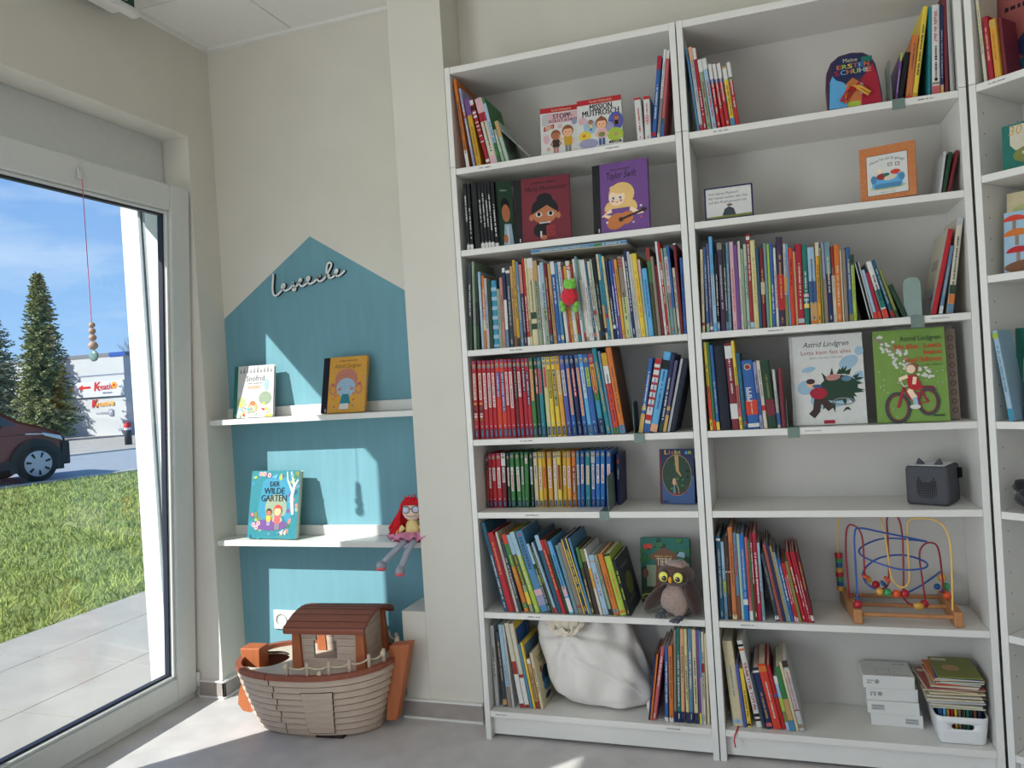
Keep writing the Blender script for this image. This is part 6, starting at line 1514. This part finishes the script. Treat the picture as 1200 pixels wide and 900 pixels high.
# white bin
BIN = mat('white bin plastic', (212, 213, 212), .35, var=.02, k=1.22, spec=.5)
bn = thing('storage_bin', 'white plastic bin with handle slot, full of booklets, in the bottom right corner', 'bin', (1.503, .118, .1023), (0, 0, math.radians(0)))
def rrect(w, d, r, n=5):
    pts = []
    for cx, cy, a0 in ((-w+r,-d+r,PI), (w-r,-d+r,1.5*PI), (w-r,d-r,0), (-w+r,d-r,.5*PI)):
        for k in range(n+1): a_ = a0+PI/2*k/n; pts.append((cx+r*math.cos(a_), cy+r*math.sin(a_)))
    return pts
HB_ = .084
m = MB(); lv = [(0,.058,.088,.012),(.006,.062,.092,.016),(HB_*.45,.0665,.0955,.02),(HB_*.82,.0695,.098,.02),(HB_,.0705,.099,.02)]
rings = [[(x, y, z) for x, y in rrect(w_, d_, r_)] for z, w_, d_, r_ in lv]; n = len(rings[0])
vs = [p for r_ in rings for p in r_]; fs = []
for i in range(len(rings)-1):
    for k in range(n):
        a_, b_ = rings[i][k], rings[i][(k+1)%n]; fs.append((i*n+k, i*n+(k+1)%n, (i+1)*n+(k+1)%n, (i+1)*n+k))
m.add(vs, fs, BIN, True); m.add(rings[0], [tuple(range(n))[::-1]], BIN)
o = m.build('body', bn); so2 = o.modifiers.new('solid', 'SOLIDIFY'); so2.thickness = .0022; so2.offset = -1; so2.use_even_offset = True
bw = bmesh.new(); bw.from_mesh(o.data); bmesh.ops.remove_doubles(bw, verts=bw.verts, dist=1e-5); bmesh.ops.recalc_face_normals(bw, faces=bw.faces); bw.to_mesh(o.data); bw.free()
cutm = MB(); pts = [(.021+.0085*math.cos(a_), HB_*.66+.0085*math.sin(a_)) for a_ in [-PI/2+PI*k/10 for k in range(11)]]+[(-.021+.0085*math.cos(a_), HB_*.66+.0085*math.sin(a_)) for a_ in [PI/2+PI*k/10 for k in range(11)]]
cutm.prism(pts, -.13, -.06, BIN, 'y'); cut = cutm.build('slot_cutter'); cut.parent = bn
bw = bmesh.new(); bw.from_mesh(cut.data); bmesh.ops.remove_doubles(bw, verts=bw.verts, dist=1e-6); bmesh.ops.recalc_face_normals(bw, faces=bw.faces); bw.to_mesh(cut.data); bw.free()
bo_ = o.modifiers.new('slot', 'BOOLEAN'); bo_.operation = 'DIFFERENCE'; bo_.object = cut; bo_.solver = 'EXACT'
bpy.context.view_layer.update(); dg = bpy.context.evaluated_depsgraph_get(); nm = bpy.data.meshes.new_from_object(o.evaluated_get(dg))
o.modifiers.clear(); o.data = nm; bpy.data.objects.remove(cut)
# booklets in and on the bin
g = random.Random(17)
for k in range(11):
    c = ['denim blue','sky blue','amber','crimson','yellow','taupe','dark olive','teal green','dark slate','brown','navy'][k]
    t = thing('booklet', 'thin %s booklet standing in the white bin, %s from its left side' % (c, ordinal(k+1)), 'booklet', (1.4445+.0102*k+.002, .040+g.uniform(0,.006), .108), (math.radians(g.uniform(-2,2)), 0, 0), 'booklets standing in the bin')
    m = MB(); h_ = .092+g.uniform(-.004,.012); m.box(0, .0058, 0, .13, 0, h_, PAPER); m.box(-.0005, .0063, -.0004, .006, 0, h_+.0005, C(c)); m.box(-.0006, 0, 0, .13, 0, h_+.0005, C(c)); m.box(.0058, .0064, 0, .13, 0, h_+.0005, C(c)); m.build('cover', t)
cols = ['green','ivory','light grey','silver','cream','taupe','ivory','navy','cream','tan','ivory','dusty red','ivory','cream','scarlet','light grey','green','orange','blue','olive']
z = .2065
for k, c in enumerate(cols):
    th_ = .0032+g.uniform(0, .0022); w_ = .150+g.uniform(-.012, .012) if k < 12 else .125+g.uniform(-.02,.01); rot_ = g.uniform(-.10, .10) if k not in (0,) else .0
    xo = 1.432+g.uniform(-.010, .006) if k else 1.440
    if 2 <= k < 12: xo -= .012
    if k >= 15: xo += .016
    xo = min(xo, 1.578-w_-.012)
    t = thing('booklet', '%s booklet, %s from the bottom of the pile lying on the white bin' % (c, ordinal(k+1)), 'booklet', (xo+w_/2, .118, z), (0, 0, rot_), 'booklets piled on the bin')
    m = MB(); dp = .085+g.uniform(-.008,.008); m.box(-w_/2, w_/2, -dp, dp, 0, .0007, C(c)); m.box(-w_/2, w_/2, -dp, dp, th_-.0007, th_, C(c)); m.box(-w_/2, w_/2, -dp, -dp+.0009, .0006, th_-.0006, C(c if g.random() < .5 else 'ivory')); m.build('cover', t)
    p = MB(); p.box(-w_/2+.0008, w_/2-.0008, -dp+.001, dp-.0008, .0007, th_-.0007, PAPER); p.build('pages', t)
    if k in (7, 19, 18, 11):
        q = MB(); a = Art(q, (-w_/2, -dp, th_), (1,0,0), (0,1,0)); a.ell(w_*.4, dp*.9, w_*.2, dp*.3, C(['cream','brick red','sage','tan'][k % 4])); a.rect(.005, w_*.4, dp*1.6, dp*1.85, C('ivory')); q.build('cover_print', t)
    z += th_+.0003
# red ribbon of the cream book
m = MB(); m.tube([(.862,.03,.1035),(.858,-.004,.1030),(.852,-.008,.090),(.849,-.008,.070),(.852,-.008,.052)], .0022, mat('red ribbon', (176, 30, 60), .6, k=1.2), 6); o = m.build('bookmark_ribbon'); tag(o, 'red bookmark ribbon hanging over the bottom shelf edge under the cream book', 'ribbon')
# cloth sack
CLOTH = mat('white cotton cloth', (212, 208, 202), .9, var=.04, scale=14, k=1.2, bump=.35, detail=8); CORD = mat('cotton cord', (214, 204, 186), .9, k=1.2)
sk = thing('cloth_sack', 'bulging white cloth sack with drawstring on the bottom shelf of the left bookcase', 'bag', (0, 0, .104))
levels = [(0.0,.335,.560,.05),(.012,.268,.575,.085),(.04,.222,.586,.100),(.08,.208,.580,.108),(.13,.198,.564,.110),(.18,.184,.548,.108),(.22,.174,.528,.100),(.255,.172,.515,.085),(.285,.180,.500,.062),(.308,.200,.475,.040),(.318,.24,.43,.012)]
Kb = 72; vs = []; fs = []; g = random.Random(3)
waves = [(g.uniform(3, 11), g.uniform(-22, 22), g.uniform(0, 6.3), g.uniform(.002, .005)) for _ in range(14)]
sub = []
for i in range(len(levels)-1):
    for j in range(5):
        t = j/5; sub.append(tuple(levels[i][k]*(1-t)+levels[i+1][k]*t for k in range(4)))
sub.append(levels[-1])
for z, xl, xr, dp in sub:
    for k in range(Kb):
        a_ = 2*PI*k/Kb; c, s = math.cos(a_), math.sin(a_); e_ = 2.4; r = (abs(c)**e_+abs(s)**e_)**(-1/e_)
        fold = sum(A*math.sin(f*a_+q*z*1.6+p_) for f, q, p_, A in waves)*.55
        fold += .010*math.exp(-((a_-4.3-1.2*(z-.2)*3)/.10)**2)*(1 if z > .05 else 0)-.010*math.exp(-((a_-4.05-1.0*(z-.2)*3)/.12)**2)
        ce = .158-.012*z
        px_ = (xl+xr)/2+(xr-xl)/2*r*c
        if s < .2:
            dx, dz = px_-.298, z-.262; rr_ = math.hypot(dx, dz); ph = math.atan2(dz, dx)
            fold -= (.024*(1-abs(math.sin(ph*4.5+.6)))**2-.010)*math.exp(-rr_/.16)*min(1, rr_/.03)
            fold += .012*(1-min(1, abs(dz+.10+.45*(dx-.06))/.014))*(1 if .02 < dx < .22 else 0)
            fold += .009*math.sin(38*dx+22*dz+3*math.sin(14*dz))*min(1, max(0, dx*4))
        vs.append(((xl+xr)/2+(xr-xl)/2*r*c*(1+fold*2), min(ce+(dp+fold)*r*s, .262), max(z+fold*.5*(z > .02), 0.0005 if z < .02 else 0)))
for i in range(len(sub)-1):
    for k in range(Kb): fs.append((i*Kb+k, i*Kb+(k+1)%Kb, (i+1)*Kb+(k+1)%Kb, (i+1)*Kb+k))
m = MB(); m.add(vs, fs, CLOTH, True); m.add(vs[:Kb], [tuple(range(Kb))[::-1]], CLOTH, True); m.add(vs[-Kb:], [tuple(range(Kb))], CLOTH, True)
m.ell((.574, .085, .018), (.014, .012, .024), CLOTH, 12, 10, fn=lump(41, .15)); m.build('bag_body', sk, subsurf=1)
m = MB(); cx, cy, cz_ = .298, .062, .262
K2 = 60; vs = []
for (r, dy, dz) in ((.012,-.000,.0),(.020,-.012,.010),(.032,-.016,.024),(.040,-.010,.044)):
    for k in range(K2): a_ = 2*PI*k/K2; q = r*(1+.22*math.cos(9*a_)); vs.append((cx+q*1.5*math.cos(a_), cy+dy+.25*q*math.sin(a_)-.004*math.cos(9*a_), cz_+dz+q*.55*math.sin(a_)))
m.add(vs, [(i*K2+k, i*K2+(k+1)%K2, (i+1)*K2+(k+1)%K2, (i+1)*K2+k) for i in range(3) for k in range(K2)], CORD, True); m.build('gathered_neck', sk)
m = MB(); m.tube([(cx-.03,cy-.012,cz_+.008),(cx,cy-.022,cz_+.002),(cx+.03,cy-.014,cz_+.006),(cx+.05,cy-.02,cz_+.03),(cx+.065,cy-.018,cz_+.045)], .0035, CORD, 8); m.tube([(cx+.01,cy-.02,cz_),(cx+.03,cy-.028,cz_+.02),(cx+.028,cy-.024,cz_+.04),(cx+.05,cy-.02,cz_+.048)], .003, CORD, 8); m.build('drawstring', sk)
m = MB()
for k in range(30): t = k/29; x_, z_ = .405+.14*t, .285-.215*t-.03*math.sin(PI*t); m.ell((x_, .0505+.012*abs(t-.4), z_), (.0016,.0014,.0024), CLOTH, 6, 4)
m.build('seam', sk)

# ---------------------------------------------------------------- angled bookcase at the right edge: what stands in it
MR = Matrix.Translation((1.609, -.003, 0)) @ Matrix.Rotation(B3R, 4, 'Z')
def place(t): t.matrix_world = MR @ t.matrix_basis; return t
def book3(lab, x, y, z, w_, h_, D_, lean, col, style, yawd=0, ink=5):
    t = thing('book', lab, 'book', (x, y, z+.0004), (0, -math.radians(lean), math.radians(yawd)), 'books in the angled bookcase')
    m, tk = cover_mesh(w_, h_, D_, C(col)); spine_art(m, w_, h_, C(col), style, ink); m.build('cover', t); p = MB(); p.box(tk+.0001, w_-tk-.0001, tk+.0015, D_-.003, .0022, h_-.0028, PAPER); p.build('pages', t); return place(t)
book3('cream spine leaning left at the top of the angled right bookcase', .034, .02, 2.017, .008, .26, .095, 2.6, 'ivory', '12-60:cream Tgrey')
book3('crimson spine with rounded top in the angled right bookcase', .0455, .02, 2.017, .014, .185, .095, 2.6, 'crimson', 'Tpeach')
book3('yellow orange spine in the angled right bookcase', .0620, .02, 2.017, .017, .170, .095, 2.6, 'amber', '4-12:gold Torange')
book3('thin maroon spine beside the yellow orange one in the angled right bookcase', .0815, .03, 2.017, .009, .170, .085, 2.6, 'maroon', 'Tnone')
def disp3(lab, x, y, z, W, H, th, tilt, col, art, spine=None, yawd=0):
    t = display('picture_book', lab, (x, y, z, yawd, tilt, W, H), th, col, art, spine, group='covers in the angled bookcase'); return place(t)
def art_c1(a, W, H): a.glyphs(.02, W*.5, H*.80, .018, C('black'), 3); a.ell(W*.55, H*.38, W*.36, H*.20, C('navy')); a.ell(W*.5, H*.16, W*.4, H*.12, C('dark teal')); a.ell(W*.3, H*.1, .012, .02, C('brown'))
disp3('plum cover with dark blue picture at the top of the angled right bookcase', .022, .123, 2.017, .26, .285, .012, 6, 'dusty red', art_c1)
def art_c2(a, W, H):
    a.rect(0, W, 0, H, C('teal green')); a.poly([(W*.12,H*.55),(W*.2,H*.42),(W,H*.42),(W,H*.96),(W*.12,H*.96)], C('ivory')); a.text('30', W*.20, H*.76, .026, C('gold'), w=W*.2, slant=.15); a.text('Fragen', W*.62, H*.77, .020, C('navy'), w=W*.42); a.text('für Kinder', W*.60, H*.64, .012, C('dark grey'), slant=.2); a.glyphs(W*.4, W*.8, H*.56, .008, C('dark grey'), 2)
    a.ell(W*.52, H*.30, W*.36, H*.20, C('olive')); a.glyphs(W*.3, W*.75, H*.34, .012, C('ivory'), 3); a.glyphs(W*.3, W*.75, H*.26, .009, C('ivory'), 4); a.ell(W*.48, H*.46, .012, .009, C('brick red'))
disp3('teal and cream card box with large number 30 in the angled right bookcase', .058, .045, 1.758, .17, .130, .03, 3, 'teal green', art_c2)
def art_c3(a, W, H): a.line([(W*.1,H*.5),(W*.16,H*.75),(W*.4,H*.9)], .006, C('dark brown')); [a.ell(W*x, H*y, .014, .014, C('crimson')) for x, y in ((.35,.86),(.52,.84),(.75,.88))]; a.ell(W*.25, H*.78, .03, .014, C('pale lime'))
disp3('cream cover with red berries behind the mushroom cover in the angled right bookcase', .033, .085, 1.474, .18, .236, .012, 7, 'cream', art_c3)
def art_c4(a, W, H):
    a.text('Du und', W*.6, H*.76, .018, C('navy'), slant=.25, rot=-.35); a.text('Wir', W*.7, H*.66, .018, C('navy'), slant=.2)
    for x, y, r, c in ((.16,.85,.03,'scarlet'),(.20,.60,.036,'orange'),(.22,.32,.032,'red')): a.rect(W*x-.005, W*x+.005, H*(y-.16), H*y, C('taupe')); a.ell(W*x, H*y, r, r*.55, C(c), t0=0, t1=PI)
    a.ell(W*.5, H*.08, W*.5, H*.12, C('brown')); a.ell(W*.85, H*.3, .03, .04, C('scarlet'))
disp3('pale blue cover with red and orange mushrooms in the angled right bookcase', .050, .035, 1.474, .17, .172, .012, 6, 'pale blue', art_c4)
book3('pale blue spine leaning left against the side of the angled right bookcase', .0545, .004, 1.058, .014, .258, .085, 7.3, 'pale blue', '2-9:lime 86-100:turquoise Tslate_blue')
def art_c5(a, W, H): a.text('DAS kleine', W*.40, H*.78, .022, C('sage'), w=W*.5); a.text('im Haus', W*.45, H*.69, .018, C('sage')); a.rect(W*.24, W*.6, H*.40, H*.43, C('gold')); a.ell(W*.42, H*.2, W*.06, H*.12, C('orange')); a.ell(W*.42, H*.34, W*.05, H*.05, C('tan orange')); a.rect(W*.2, W*.46, H*.25, H*.27, C('dusty red'))
disp3('large dark teal cover with pale lettering in the angled right bookcase', .022, .125, 1.058, .26, .262, .012, 5, 'teal green', art_c5)
def art_c6(a, W, H): a.rect(0, W, H*.62, H, C('olive')); a.poly([(0,H*.8),(W,H*.9),(W,H*.7)], C('white')); a.rect(W*.05, W, 0, H*.6, C('slate blue')); a.ell(W*.5, H*.3, W*.2, H*.1, C('dark brown'))
disp3('olive and blue cover in front of the large teal cover in the angled right bookcase', .072, .050, 1.058, .16, .175, .012, 6, 'black', art_c6)
bl = thing('plush_toy', 'black fluffy toy seen at the very edge in the angled right bookcase', 'soft toy', (.092, .055, .8015))
BF = fur('black plush', (28, 27, 30)); m = MB(); m.ell((0,0,.042), (.050,.045,.042), BF, 24, 16, fn=lump(51, .12)); m.ell((-.03,-.02,.07), (.022,.02,.022), BF, 14, 10, fn=lump(52, .1)); m.build('body', bl); place(bl)
